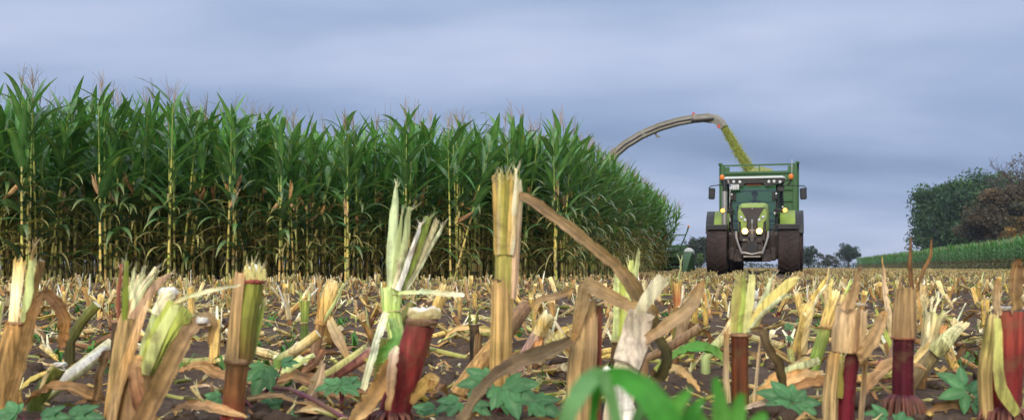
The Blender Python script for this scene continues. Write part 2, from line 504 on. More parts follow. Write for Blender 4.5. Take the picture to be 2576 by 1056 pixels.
def glass_mat(name, tint, gloss=0.10):
    m, n, l, out = new_mat(name)
    t = N(n, 'ShaderNodeBsdfTransparent'); t.inputs[0].default_value = (*tint, 1)
    g = N(n, 'ShaderNodeBsdfGlossy', i_Roughness=0.06); g.inputs[0].default_value = (0.9, 0.95, 1, 1)
    lw = N(n, 'ShaderNodeLayerWeight', i_Blend=0.25)
    k = math_node(n, l, 'ADD', math_node(n, l, 'MULTIPLY', lw.outputs['Fresnel'], 0.6), gloss, True)
    mx = N(n, 'ShaderNodeMixShader'); l.new(k, mx.inputs[0]); l.new(t.outputs[0], mx.inputs[1]); l.new(g.outputs[0], mx.inputs[2])
    l.new(mx.outputs[0], out.inputs[0])
    return m

M_LIME = paint_mat('lime_paint', (0.29, 0.42, 0.05), 0.42, dirt=0.45, coat=0.1)
M_DGREEN = paint_mat('trailer_green', (0.034, 0.130, 0.032), 0.45, dirt=0.30, dirtcol=(0.09, 0.10, 0.05))
M_HGREEN = paint_mat('header_green', (0.030, 0.11, 0.02), 0.4, dirt=0.55, dirtcol=(0.06, 0.06, 0.04))
M_BLACK = paint_mat('black_plastic', (0.018, 0.018, 0.020), 0.45, dirt=0.30, dirtcol=(0.05, 0.04, 0.035))
M_GRILL = paint_mat('grille_dark', (0.045, 0.035, 0.032), 0.55, dirt=0.4, dirtcol=(0.09, 0.065, 0.05))
M_TYRE = paint_mat('muddy_rubber', (0.040, 0.029, 0.027), 0.85, dirt=0.8, dirtcol=(0.085, 0.060, 0.052), spec=0.2)
M_CHASSIS = paint_mat('muddy_chassis', (0.060, 0.045, 0.040), 0.7, dirt=0.7, dirtcol=(0.12, 0.085, 0.07))
M_WHITE = paint_mat('white_paint', (0.78, 0.79, 0.76), 0.35, dirt=0.12)
M_STEEL = paint_mat('worn_steel', (0.42, 0.39, 0.35), 0.35, metal=0.7, dirt=0.3)
M_SPOUT = paint_mat('spout_grey', (0.27, 0.25, 0.205), 0.5, dirt=0.45, dirtcol=(0.14, 0.13, 0.08))
M_EXH = paint_mat('exhaust_steel', (0.45, 0.42, 0.40), 0.38, metal=0.6, dirt=0.25)
M_ORANGE = paint_mat('amber_lens', (0.90, 0.22, 0.02), 0.25, dirt=0.05)
M_RED = paint_mat('red_plastic', (0.55, 0.06, 0.05), 0.4, dirt=0.1)
M_LENS = paint_mat('lamp_lens', (0.72, 0.74, 0.74), 0.15, dirt=0.1, spec=0.8)
M_BLUE = paint_mat('plate_blue', (0.03, 0.10, 0.45), 0.4, dirt=0.05)
M_LIT = emit_mat('lit_headlamp', (1.0, 0.48, 0.09), 10.0)
M_LITA = emit_mat('lit_position_lamp', (1.0, 0.36, 0.04), 4.5)
M_GLASS = glass_mat('cab_glass', (0.78, 0.88, 0.84), 0.05)
M_SEAT = paint_mat('seat_fabric', (0.035, 0.037, 0.042), 0.85, dirt=0.0)
M_SHIRT = paint_mat('dark_shirt', (0.045, 0.055, 0.085), 0.9, dirt=0.0)
M_TROUSER = paint_mat('trousers', (0.03, 0.035, 0.05), 0.9, dirt=0.0)
M_SKIN = paint_mat('skin', (0.45, 0.26, 0.18), 0.55, dirt=0.0)
M_HAIR = paint_mat('hair', (0.035, 0.025, 0.018), 0.7, dirt=0.0)

# palette of the crop (linear)
TAN = (0.47, 0.265, 0.090); STRAW = (0.62, 0.42, 0.125); PALE = (0.72, 0.56, 0.27); CREAM = (0.82, 0.74, 0.45)
LIMEC = (0.46, 0.52, 0.10); PGREEN = (0.56, 0.62, 0.24); OLIVE = (0.15, 0.15, 0.03); REDC = (0.27, 0.022, 0.028)
MAROON = (0.10, 0.014, 0.018); BROWN = (0.17, 0.085, 0.032); DARKB = (0.055, 0.036, 0.024); GREEN = (0.06, 0.20, 0.03)
WHITEP = (0.85, 0.81, 0.68); DBROWN = (0.10, 0.06, 0.028)

# ------------------------------------------------------------------ ground
def axis_steps(lo_far, lo, hi, hi_far, step, grow):
    a = list(np.arange(lo, hi, step))
    s, x = step, hi
    while x < hi_far: a.append(x); s *= grow; x += s
    a.append(hi_far)
    s, x, b = step, lo - step, []
    while x > lo_far: b.append(x); s *= grow; x -= s
    b.append(lo_far)
    return np.array(b[::-1] + a)

def build_ground():
    xs = axis_steps(-1500, -1.7, 1.7, 1500, 0.019, 1.045)
    ys = axis_steps(-300, 1.0, 4.2, 2500, 0.019, 1.03)
    X, Y = np.meshgrid(xs, ys)
    Z = ground_z(X.ravel(), Y.ravel()).reshape(X.shape)
    nx, ny = len(xs), len(ys)
    v = np.stack([X.ravel(), Y.ravel(), Z.ravel()], 1)
    i = (np.arange(ny - 1)[:, None] * nx + np.arange(nx - 1)[None]).ravel()
    t = np.concatenate([np.stack([i, i + 1, i + nx + 1], 1), np.stack([i, i + nx + 1, i + nx], 1)])
    o = raw_mesh('field_ground', v, t, np.full((len(v), 3), .1), M_SOIL, True)
    tag(o, kind='structure')
build_ground()

# loose clods of soil, too many to count
def clod_proto(r):
    mb = MB(); vs = []
    import bmesh
    bm = bmesh.new(); bmesh.ops.create_icosphere(bm, subdivisions=2, radius=1.0)
    for v in bm.verts:
        k = 1 + r.uniform(-.28, .22); v.co = Vector((v.co.x * k, v.co.y * k, v.co.z * k * .62))
    mb.add([v.co.copy() for v in bm.verts], [tuple(x.index for x in f.verts) for f in bm.faces], (.08, .06, .05)); bm.free()
    return mb.tri_arrays()
def build_clods():
    pr = [clod_proto(RND) for _ in range(6)]
    n = 5200
    d = 1.05 * (9.0 / 1.05) ** NR.random(n) ** 0.9
    x = NR.uniform(-.62, .62, n) * d * 1.05
    cl = vnoise(x / .3, d / .3, 9)
    keep = NR.random(n) < np.clip((cl - .25) * 2, .08, 1)
    x, d = x[keep], d[keep]; n = len(x)
    s = np.exp(NR.normal(math.log(.0085), .55, n)).clip(.003, .032) * (1 + d * .03)
    loc = np.stack([x, d, ground_z(x, d) + s * .15], 1)
    o = stuff_mesh('soil_clods', pr, NR.integers(0, 6, n), xforms(loc, NR.uniform(0, 6.28, n), s, NR.uniform(0, .5, n), NR.uniform(0, 6.28, n)), M_SOIL, smooth=True)
    tag(o, 'crumbly dark brown soil clods scattered over the field', 'soil', kind='stuff')
build_clods()

# ------------------------------------------------------------------ standing maize
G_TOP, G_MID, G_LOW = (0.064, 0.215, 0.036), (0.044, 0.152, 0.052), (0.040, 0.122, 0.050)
DEADL = (0.54, 0.36, 0.14)

def blade_curve(L, th0, th1, n, pw=1.6):
    pts, p = [Vector((0, 0, 0))], Vector((0, 0, 0))
    for i in range(n):
        s = (i + .5) / n
        th = math.radians(th0 + (th1 - th0) * s ** pw)
        p = p + Vector((math.sin(th), 0, math.cos(th))) * L / n
        pts.append(p.copy())
    return pts

def blade_mb(L, W, th0, th1, col, n=8, fold=.25, wave=.15, rnd=RND, pw=1.6, tip=None):
    mb = MB(); pts = blade_curve(L, th0, th1, n, pw)
    side_sway = rnd.uniform(-.08, .08) * L
    pts = [p + Vector((0, side_sway * (i / n) ** 2, 0)) for i, p in enumerate(pts)]
    wd = [W * min(1, .45 + 2.2 * i / n) * max(0.02, (1 - (i / n) ** 2.2)) for i in range(n + 1)]
    cols = [lerp(col, tip or col, max(0, i / n - .6) * 2.0) for i in range(n + 1)]
    vs, cs = [], []
    for i, p in enumerate(pts):
        t = (pts[min(i + 1, n)] - pts[max(i - 1, 0)]).normalized()
        f = Vector((0, 1, 0)).cross(t) * -1
        f = Vector((-t.z, 0, t.x)); s = Vector((0, 1, 0)); w = wd[i] / 2
        wv = rnd.uniform(-wave, wave) * w
        vs += [p - s * w + f * (fold * w + wv), p, p + s * w + f * (fold * w + rnd.uniform(-wave, wave) * w)]
        cs += [cols[i], lerp(cols[i], (.5, .62, .25), .22), cols[i]]
    fs = [(i * 3 + k, i * 3 + k + 1, i * 3 + k + 4, i * 3 + k + 3) for i in range(n) for k in (0, 1)]
    return mb.add(vs, fs, cs)

LR = random.Random(5)
def leaf_specs():
    sp = {'erect': [], 'semi': [], 'arch': [], 'dead': []}
    for k in range(5):
        sp['erect'].append((LR.uniform(.50, .66), LR.uniform(.085, .115), LR.uniform(12, 30), LR.uniform(22, 55), vary(G_TOP, LR, .16)))
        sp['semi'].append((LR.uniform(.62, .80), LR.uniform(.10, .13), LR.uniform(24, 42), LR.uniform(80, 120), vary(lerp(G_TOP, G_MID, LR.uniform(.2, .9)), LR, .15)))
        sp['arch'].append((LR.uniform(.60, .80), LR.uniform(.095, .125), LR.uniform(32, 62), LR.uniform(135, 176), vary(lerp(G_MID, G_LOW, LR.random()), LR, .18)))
        sp['dead'].append((LR.uniform(.40, .60), LR.uniform(.035, .06), LR.uniform(60, 100), LR.uniform(150, 178), vary(lerp(DEADL, (.20, .20, .06), LR.random() * .7), LR, .25)))
    return sp
LEAF_SPEC = leaf_specs()
LEAF_MESH = {k: [blade_mb(*s, n=8, rnd=LR, tip=(.25, .22, .05) if k != 'erect' else None).mesh('maize_leaf_' + k, M_LEAF if k != 'dead' else M_DRY) for s in v] for k, v in LEAF_SPEC.items()}
LEAF_LOW = {k: [blade_mb(*s, n=4, rnd=LR) for s in v] for k, v in LEAF_SPEC.items()}

def cane_mb(h, rnd, n=6):
    mb = MB(); z, k = -rnd.uniform(0, .17), 0
    bend = rnd.uniform(-.03, .03)
    def pt(z): return Vector((bend * (z / h) ** 2, 0, z))
    while z < h - .02:
        seg = min(rnd.uniform(.14, .20), h - z)
        r = .0130 * (1 - .5 * z / h)
        t = z / h
        bright = vary(lerp(rnd.choice([(.85, .60, .16), (.78, .58, .20), (.64, .56, .14), (.50, .50, .10)]), (.36, .42, .08), min(1, max(0, (t - .25) * 2.2))), rnd, .28)
        dark = lerp((.20, .16, .06), (.08, .14, .03), min(1, t * 1.4))
        cut = seg * rnd.uniform(.12, .34)
        if t < .62:
            mb.tube([pt(z), pt(z + cut)], [r * .95, r * .9], dark, n=n, cap=False, rnd=rnd)
            mb.tube([pt(z + cut), pt(z + seg)], [r * 1.45, r * 1.1], bright, n=n, cap=False, rnd=rnd, streak=.2)
        else:
            mb.tube([pt(z), pt(z + seg)], [r * 1.1, r], lerp(bright, (.10, .20, .04), .55), n=n, cap=False, rnd=rnd)
        z += seg
    return mb
def tassel_mb(rnd, n=3, low=False):
    mb = MB(); c = vary((.34, .25, .16), rnd, .2)
    H = rnd.uniform(.40, .58)
    mb.tube([(0, 0, 0), (rnd.uniform(-.02, .02), 0, H * .6), (rnd.uniform(-.05, .05), rnd.uniform(-.04, .04), H)], [.0045, .0035, .002], c, n=n, cap=False)
    for k in range(3 if low else 6):
        a = rnd.uniform(0, 6.28); z0 = rnd.uniform(.10, .26); o = rnd.uniform(.04, .11); L = rnd.uniform(.16, .28)
        e = Vector((math.cos(a), math.sin(a), 0))
        mb.tube([Vector((0, 0, z0)), e * o * .55 + Vector((0, 0, z0 + L * .65)), e * o * 1.25 + Vector((0, 0, z0 + L * rnd.uniform(.7, 1)))], [.0032, .0028, .0018], c, n=n, cap=False)
    return mb
def ear_mb(rnd, col):
    mb = MB(); L = rnd.uniform(.22, .29)
    prof = [(0, .012), (.06 * L / .22, .026), (.12 * L / .22, .029), (.17 * L / .22, .022), (L, .004)]
    mb.lathe((0, 0, 0), (0, 0, 1), prof, col, n=8, cols=[vary(col, rnd, .2) for _ in prof])
    for k in range(3):
        a = rnd.uniform(0, 6.28); e = Vector((math.cos(a), math.sin(a), 0))
        mb.ribbon([e * .02 + Vector((0, 0, L * .55)), e * .03 + Vector((0, 0, L * .85)), e * rnd.uniform(.03, .09) + Vector((0, 0, L * 1.15))], [.03, .022, .004], vary(col, rnd, .2), face=e)
    mb.tube([(0, 0, L * .97), (.01, 0, L * 1.12)], [.006, .010], (.06, .03, .02), n=5)
    return mb
CANES = [cane_mb(2.22, LR).mesh('maize_cane', M_CANE) for _ in range(14)]
TASSELS = [tassel_mb(LR).mesh('maize_tassel', M_CANE) for _ in range(5)]
HUSK = (.58, .32, .13)
EARS = [ear_mb(LR, c).mesh('maize_ear', M_DRY) for c in (HUSK, (.64, .40, .20), (.46, .24, .10), (.36, .44, .12))]

def plant_layout(r, front=False):
    """leaf list for a plant of unit height 2.22 m cane: (kind, variant, z, azimuth, tilt, scale)"""
    out = []; phi = r.uniform(0, 6.28); n = r.randint(13, 15)
    for q in range(r.randint(3, 6)): out.append(('dead', r.randrange(5), r.uniform(.35, 1.15), r.uniform(0, 6.28), r.uniform(-.2, .2), r.uniform(.7, 1.0)))
    for i in range(n):
        t = i / (n - 1)
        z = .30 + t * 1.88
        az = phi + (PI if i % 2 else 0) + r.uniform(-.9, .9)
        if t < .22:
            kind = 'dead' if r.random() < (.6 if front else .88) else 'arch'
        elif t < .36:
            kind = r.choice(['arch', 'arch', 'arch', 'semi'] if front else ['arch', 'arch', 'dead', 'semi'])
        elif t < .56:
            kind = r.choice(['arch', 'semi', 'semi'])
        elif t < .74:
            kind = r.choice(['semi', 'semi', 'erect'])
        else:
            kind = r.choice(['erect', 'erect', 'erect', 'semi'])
        s = r.uniform(.85, 1.12) * (1 - .22 * max(0, (t - .8) / .2))
        out.append((kind, r.randrange(5), z, az, r.uniform(-.12, .12), s))
    return out

def plant_height(x, y):
    ix = 1287.5 + x / y * FPX
    k = 1.12 + .035 * max(0, min(1, (650 - ix) / 300))
    k -= .085 * math.exp(-((ix - 790) / 130) ** 2)
    k += .01 * math.exp(-((ix - 350) / 150) ** 2) + .02 * math.exp(-((ix - 1250) / 150) ** 2)
    if y > 28: k -= .15 * min(1, (y - 28) / 7)
    return k

# rows run away from the camera along (0.25, 1); the field's front edge is oblique
ROWD = Vector((.2425, .970, 0)); ROWN = Vector((.970, -.2425, 0))
CORNER = Vector((.80, 17.9, 0)); LEFT = Vector((-13.2, 12.25, 0))
END_S = 35.3
def maize_positions():
    res = []
    m0 = CORNER.dot(ROWN); m1 = LEFT.dot(ROWN)
    k = 0
    while True:
        off = m0 - k * .75
        if off < m1 - .4: break
        # where this row meets the front edge
        den_ = (CORNER - LEFT); t = (off - LEFT.dot(ROWN)) / den_.dot(ROWN)
        st = LEFT + den_ * t
        s0 = st.dot(ROWD) + RND.uniform(-.35, .3)
        depth = 26.0 if k < 4 else 15.5
        s, j = s0, 0
        while s < s0 + depth:
            p = ROWN * (off + RND.gauss(0, .035)) + ROWD * s
            if s < END_S + RND.uniform(-.5, .3) and p.x / p.y > -.62:
                res.append((p.x, p.y, k, s - s0, j)); j += 1
            s += RND.uniform(.105, .15)
        k += 1
    return res
MAIZE = maize_positions()

ORDN = ['first', 'second', 'third', 'fourth', 'fifth', 'sixth', 'seventh', 'eighth', 'ninth', 'tenth']
def ordinal(n):
    if n < 10: return ORDN[n]
    n += 1
    return f"{n}{'th' if 10 < n % 100 < 14 else {1: 'st', 2: 'nd', 3: 'rd'}.get(n % 10, 'th')}"
def maize_label(k, j, ear, lean):
    look = 'leaning ' if lean > .08 else ''
    what = f'{look}maize plant with {ear}' if ear else f'{look}maize plant without ear'
    if k == 0:
        return f'{what}, {ordinal(j)} along the receding edge from the corner', 'maize plants of the receding field edge'
    return f'{what}, {ordinal(j)} back in {ordinal(k)} row from the field corner', 'maize plants of the field front'

def build_maize():
    sc_ = []
    for i, (x, y, k, s, j) in enumerate(MAIZE):
        # distance in from the front edge or from the receding edge, weighted by size in the picture
        into = min(s, k * .75 * 1.2 + .05)
        ix = 1287.5 + x / y * FPX
        vis = -60 < ix < 1760
        sc_.append((into * 1.0 + y * .035 + (0 if vis else 50), i))
    sc_.sort()
    single = set(i for _, i in sc_[:300])
    rest = []
    for i, (x, y, k, s, j) in enumerate(MAIZE):
        r = random.Random(1000 + i)
        h = plant_height(x, y) * r.uniform(.95, 1.035)
        if s < .3 and r.random() < .5: h *= 1.03
        lay = plant_layout(r, s < .8)
        lean, ldir = abs(r.gauss(0, .05)), r.uniform(0, 6.28)
        if s < .9 and k > 0 and r.random() < .14: lean = r.uniform(.12, .30)
        if k < 2 and y > 30.5: lean, ldir = .05 + .30 * min(1, (y - 30.5) / 4) * r.random(), r.uniform(-.4, .4)
        if i not in single:
            rest.append((x, y, h, r.uniform(0, 6.28), lean, ldir)); continue
        root = empty('maize_plant', (x, y, gz(x, y) - .01))
        root.rotation_euler = Matrix.Rotation(lean, 3, Vector((-math.sin(ldir), math.cos(ldir), 0))).to_euler()
        root.scale = (h, h, h)
        ear = None
        place_copy(r.choice(CANES), 'stalk', root, rot=(0, 0, r.uniform(0, 6.28)))
        if r.random() < .6: place_copy(r.choice(TASSELS), 'tassel', root, loc=(0, 0, 2.2), rot=(r.uniform(-.1, .1), r.uniform(-.1, .1), r.uniform(0, 6.28)))
        if r.random() < .78:
            z = r.uniform(.98, 1.28); ei = 3 if r.random() < .12 else r.randrange(3); er = r.choice([.35, .5, .6, 2.3])
            place_copy(EARS[ei], 'ear', root, loc=(0, 0, z), rot=(0, er + r.uniform(-.15, .15), r.uniform(0, 6.28)))
            ear = ('hanging ' if er > 2 else '') + ('green ear' if ei == 3 else 'tan ear')
        lb, gr = maize_label(k, j, ear, lean)
        tag(root, lb, 'maize plant', gr)
        for kind, vi, z, az, tl, s_ in lay:
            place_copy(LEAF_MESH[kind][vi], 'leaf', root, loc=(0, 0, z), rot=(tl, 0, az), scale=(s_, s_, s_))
    # the plants deeper in the field
    protos = []
    for v in range(7):
        r = random.Random(70 + v); mb = MB()
        c = cane_mb(2.22, r, n=4); mb.add(c.v, c.f, c.c)
        t = tassel_mb(r, low=True) if v % 2 else MB(); t.moved(lambda p: p + Vector((0, 0, 2.2))); mb.add(t.v, t.f, t.c)
        for kind, vi, z, az, tl, s_ in plant_layout(r):
            M = Matrix.Translation((0, 0, z)) @ Euler((tl, 0, az)).to_matrix().to_4x4() @ Matrix.Scale(s_, 4)
            if z < 1.15 and r.random() < .36: continue
            lm = LEAF_LOW[kind][vi]; kk = r.uniform(.7, 1.2)
            mb.add([M @ Vector(p) for p in lm.v], lm.f, [tuple(q * kk for q in c_) for c_ in lm.c])
        if r.random() < .6:
            e = ear_mb(r, HUSK); M = Matrix.Translation((0, 0, 1.12)) @ Euler((0, .5, r.uniform(0, 6.28))).to_matrix().to_4x4()
            mb.add([M @ Vector(p) for p in e.v], e.f, e.c)
        protos.append(mb.tri_arrays())
    A = np.array(rest); n = len(A)
    loc = np.stack([A[:, 0], A[:, 1], np.full(n, -.01)], 1)
    tint = NR.uniform(.85, 1.25, (n, 1)) * np.ones((1, 3))
    o = stuff_mesh('maize_crop', protos, NR.integers(0, 7, n), xforms(loc, A[:, 3], A[:, 2], A[:, 4], A[:, 5]), M_LEAF, tint, smooth=True)
    tag(o, 'dense green maize standing deeper inside the uncut field', 'maize field', kind='stuff')
    return len(single), n
N_MAIZE = build_maize()

# the second maize field, far to the right
def build_far_maize():
    protos = []
    for v in range(5):
        r = random.Random(300 + v); mb = MB(); phi = r.uniform(0, 6)
        mb.tube([(0, 0, 0), (0, 0, 2.3)], [.02, .012], (.20, .22, .06), n=3, cap=False)
        for i in range(11):
            t = i / 10; z = .35 + 1.85 * t; a = phi + PI * (i % 2) + r.uniform(-.6, .6)
            th0, th1 = (20, 45) if t > .7 else (30, 120)
            if t < .2: th0, th1 = 60, 165
            pts = blade_curve(r.uniform(.6, .85), th0, th1, 3)
            wd = [.06, .10, .075, .01]; cs = vary(lerp(G_MID, (.060, .185, .032), t), r, .2) if t > .2 else vary((.16, .13, .05), r, .2)
            vs = []
            for p, w in zip(pts, wd):
                for s in (-1, 1):
                    q = Vector((p.x, s * w / 2, p.z)); q.rotate(Euler((0, 0, a))); vs.append(q + Vector((0, 0, z)))
            mb.add(vs, [(i_ * 2, i_ * 2 + 1, i_ * 2 + 3, i_ * 2 + 2) for i_ in range(3)], cs)
        for k in range(3):
            mb.tube([(0, 0, 2.3), (r.uniform(-.1, .1), r.uniform(-.1, .1), 2.62)], [.010, .006], (.34, .25, .14), n=3, cap=False)
        protos.append(mb.tri_arrays())
    loc = []
    for row in range(9):
        d = 56.0
        while d < 208:
            x = 18.0 + .25 * d + row * .75 + RND.gauss(0, .06)
            loc.append((x, d, 0)); d += RND.uniform(.22, .34) * (1 + (d - 56) / 260)
    loc = np.array(loc); n = len(loc)
    hk = .90 - .0009 * (loc[:, 1] - 62)
    tint = NR.uniform(.8, 1.15, (n, 1)) * np.ones((1, 3))
    o = stuff_mesh('distant_maize', protos, NR.integers(0, 5, n), xforms(loc, NR.uniform(0, 6.28, n), hk * NR.uniform(.95, 1.06, n)), M_LEAF, tint)
    tag(o, 'second green maize field along the right edge below the trees', 'maize field', kind='stuff')
build_far_maize()

# ------------------------------------------------------------------ trees
def tree(name, label, cat, base, height, width, crown_from, cols, seed, clumps=110, leaves=110, leaf=.30, dens=1.0, group=None, shape=1.0, bare=0.0, trunk_r=.28, depth=None):
    r = random.Random(seed); nr = np.random.default_rng(seed)
    root = empty(name, base)
    tag(root, label, cat, group)
    depth = depth or width
    cz = (crown_from + 1.0) / 2 * height; rz_ = (1.0 - crown_from) / 2 * height
    mb = MB()
    fork = max(crown_from * height * 1.25, height * .12)
    mb.tube([(0, 0, -.2), (r.uniform(-.1, .1), 0, fork * .5), (r.uniform(-.2, .2), 0, fork), (r.uniform(-.3, .3), 0, cz)], [trunk_r * 1.25, trunk_r, trunk_r * .85, trunk_r * .45], (.07, .055, .042), n=8, cap=False)
    tips = []
    for k in range(11 if not bare else 26):
        a = r.uniform(0, 6.28); z0 = r.uniform(fork * .8, cz * 1.1)
        e = Vector((math.cos(a) * width / 2, math.sin(a) * depth / 2, 0)) * r.uniform(.35, .85)
        top = Vector((e.x, e.y, min(height * .96, z0 + r.uniform(.25, .9) * rz_ * 1.3)))
        mid = Vector((e.x * .4, e.y * .4, z0 + (top.z - z0) * .55))
        mb.tube([(0, 0, z0), mid, top], [trunk_r * .42, trunk_r * .24, trunk_r * .06], (.07, .055, .042), n=5, cap=False)
        tips.append((mid, top))
        if bare:
            for j in range(9):
                q = mid.lerp(top, r.random()); w = Vector((r.gauss(0, .7), r.gauss(0, .7), r.uniform(.4, 1.6)))
                mb.tube([q, q + w * .6, q + w * 1.1 + Vector((r.gauss(0, .2), 0, .1))], [.05, .035, .015], (.13, .105, .095), n=3, cap=False)
    mb.build('trunk', M_BARK, root)
    # leaf clumps through the crown's volume, most of them near its outside
    n = clumps
    u = nr.normal(size=(n, 3)); u /= np.linalg.norm(u, axis=1)[:, None]
    rad = nr.random(n) ** .42
    bump = 1 + .20 * (np.sin(u[:, 0] * 4.1 + seed) * np.cos(u[:, 2] * 5 + seed * 2) + .6 * np.sin(u[:, 1] * 7 + seed * 3 + u[:, 2] * 6))
    ctr = u * (rad * bump)[:, None] * .86
    ctr[:, 2] = np.sign(ctr[:, 2]) * np.abs(ctr[:, 2]) ** shape
    ctr = ctr * np.array([width / 2, depth / 2, rz_]) + np.array([0, 0, cz])
    cr = nr.uniform(.075, .15, n) * (width + rz_ * 2) / 2 * 1.15
    if bare: cr *= .8
    V, Cc = [], []
    cols = [np.array(c) for c in cols]
    for i in range(n):
        m = int(leaves * nr.uniform(.6, 1.3) * dens)
        q = nr.normal(size=(m, 3)); q /= np.linalg.norm(q, axis=1)[:, None]
        q = ctr[i] + q * (nr.random(m) ** .5)[:, None] * cr[i] * np.array([1.1, 1.1, .72])
        a = nr.normal(size=(m, 3)); a /= np.linalg.norm(a, axis=1)[:, None]
        b = nr.normal(size=(m, 3)); b -= a * (a * b).sum(1)[:, None]; b /= np.linalg.norm(b, axis=1)[:, None]
        s = leaf * nr.uniform(.5, 1.25, m)[:, None]
        tri = np.stack([q + a * s * .6, q - a * s * .35 + b * s * .5, q - a * s * .35 - b * s * .5], 1)
        V.append(tri.reshape(-1, 3))
        cc = cols[nr.integers(0, len(cols))] * nr.uniform(.75, 1.25)
        Cc.append(np.repeat(cc[None] * nr.uniform(.75, 1.25, (m, 1)), 3, 0))
    V = np.concatenate(V); Cc = np.concatenate(Cc)
    crown = raw_mesh('crown', V, np.arange(len(V)).reshape(-1, 3), Cc, M_TREE)
    crown.parent = root
    return root

def gp(x, d):
    return ((x - 1287.5) / FPX * d, d, 0)
GR1, GR2, GR3 = (.040, .098, .034), (.062, .135, .036), (.032, .082, .036)
tree('broadleaf_tree', 'large rounded dark green tree behind the far maize field', 'tree', gp(2452, 190), 17.0, 23.5, .02, [GR1, GR2, GR3, GR1], 3, 380, 240, .48, shape=.85, trunk_r=.5)
tree('autumn_tree', 'brown-leaved autumn tree right of the large green tree', 'tree', gp(2535, 150), 12.9, 12.6, .05, [(.100, .076, .038), (.080, .066, .034), (.12, .082, .040), (.065, .068, .03)], 8, 260, 230, .40)
tree('bare_tree', 'thin nearly bare grey-brown treetop rising above the brown tree at right', 'tree', gp(2568, 172), 18.8, 13.5, .40, [(.125, .105, .075), (.10, .085, .055)], 12, 90, 30, .32, bare=1.0, trunk_r=.32)
tree('orange_shrub', 'low orange-yellow autumn shrub at the right edge above the maize', 'shrub', gp(2592, 122), 6.9, 7.4, .04, [(.24, .135, .028), (.18, .12, .03), (.13, .10, .03)], 17, 80, 110, .26, trunk_r=.12)
HAZED_LEAF = [(.040, .070, .045), (.032, .058, .040), (.05, .085, .045)]  # leaf greens of the horizon trees, greyed: distance haze put into the colour
tree('broadleaf_tree', 'lone round-topped dark tree on the horizon left of the right-hand maize', 'tree', gp(2134, 262), 6.7, 6.4, .20, HAZED_LEAF, 21, 70, 70, .34, trunk_r=.22)
tree('broadleaf_tree', 'dark green tree on the horizon just right of the trailer', 'tree', gp(2033, 255), 6.0, 5.4, .05, HAZED_LEAF, 22, 70, 70, .34, trunk_r=.2)
tree('shrub', 'low greyish shrub on the horizon between the two horizon trees', 'shrub', gp(2083, 250), 3.7, 5.4, .0, [(.075, .075, .05), (.06, .07, .045)], 23, 40, 60, .32, trunk_r=.1)
tree('shrub', 'small dark shrub on the horizon touching the trailer side', 'shrub', gp(2008, 248), 4.6, 3.4, .0, [(.09, .085, .05), (.06, .07, .045)], 24, 30, 60, .3, trunk_r=.1)
tree('broadleaf_tree', 'tall grey-green tree on the horizon between header and tractor', 'tree', gp(1762, 190), 6.6, 6.6, .06, [(.045, .065, .045), (.055, .075, .05), (.035, .055, .035)], 25, 90, 70, .30, trunk_r=.2)
tree('shrub', 'bright green bush rising behind the harvester header', 'shrub', gp(1700, 150), 3.4, 6.6, .0, [(.05, .12, .03), (.04, .10, .028)], 26, 55, 70, .26, trunk_r=.1)
tree('shrub', 'low light green bush just right of the header end guard', 'shrub', gp(1752, 140), 2.3, 2.4, .0, [(.09, .17, .035), (.07, .14, .03)], 27, 20, 60, .2, trunk_r=.06)
def far_wood():
    n = 15000; nr = np.random.default_rng(5)
    x = nr.uniform(-300, 420, n); d = nr.uniform(385, 425, n)
    top = 1.0 + 1.0 * vnoise(x / 14, d * 0, 3) + .6 * vnoise(x / 4, d * 0, 4)
    q = np.stack([x, d, nr.random(n) ** .8 * top], 1)
    a = nr.normal(size=(n, 3)); b = nr.normal(size=(n, 3)); s = nr.uniform(.25, .6, n)[:, None]
    V = np.stack([q + a * s * .7, q + b * s * .7, q - (a + b) * s * .5], 1).reshape(-1, 3); V[:, 2] = np.maximum(V[:, 2], -.1)
    cc = np.repeat(np.array([[.055, .075, .06]]) * nr.uniform(.7, 1.3, (n, 1)), 3, 0)
    o = raw_mesh('far_wood', V, np.arange(len(V)).reshape(-1, 3), cc, M_TREE)
    tag(o, 'hazy line of distant woodland along the horizon', 'woodland', kind='stuff')
far_wood()

# ------------------------------------------------------------------ machines
def arc_fender(mb, cx0, cx1, cy, cz, r, a0, a1, th, n=12, lip=0.0):
    """wheel-arch plate: angles in degrees from the front (-Y), over the top"""
    vs = []
    for k in range(n + 1):
        a = math.radians(a0 + (a1 - a0) * k / n)
        for rr in (r, r + th):
            for x in (cx0, cx1):
                vs.append((x, cy - math.cos(a) * rr, cz + math.sin(a) * rr))
    fs = []
    for k in range(n):
        o, p = k * 4, k * 4 + 4
        fs += [(o, o + 1, p + 1, p), (o + 2, p + 2, p + 3, o + 3), (o, p, p + 2, o + 2), (o + 1, o + 3, p + 3, p + 1)]
    fs += [(0, 2, 3, 1), (n * 4, n * 4 + 1, n * 4 + 3, n * 4 + 2)]
    return mb.add(vs, fs, (.1, .1, .1))

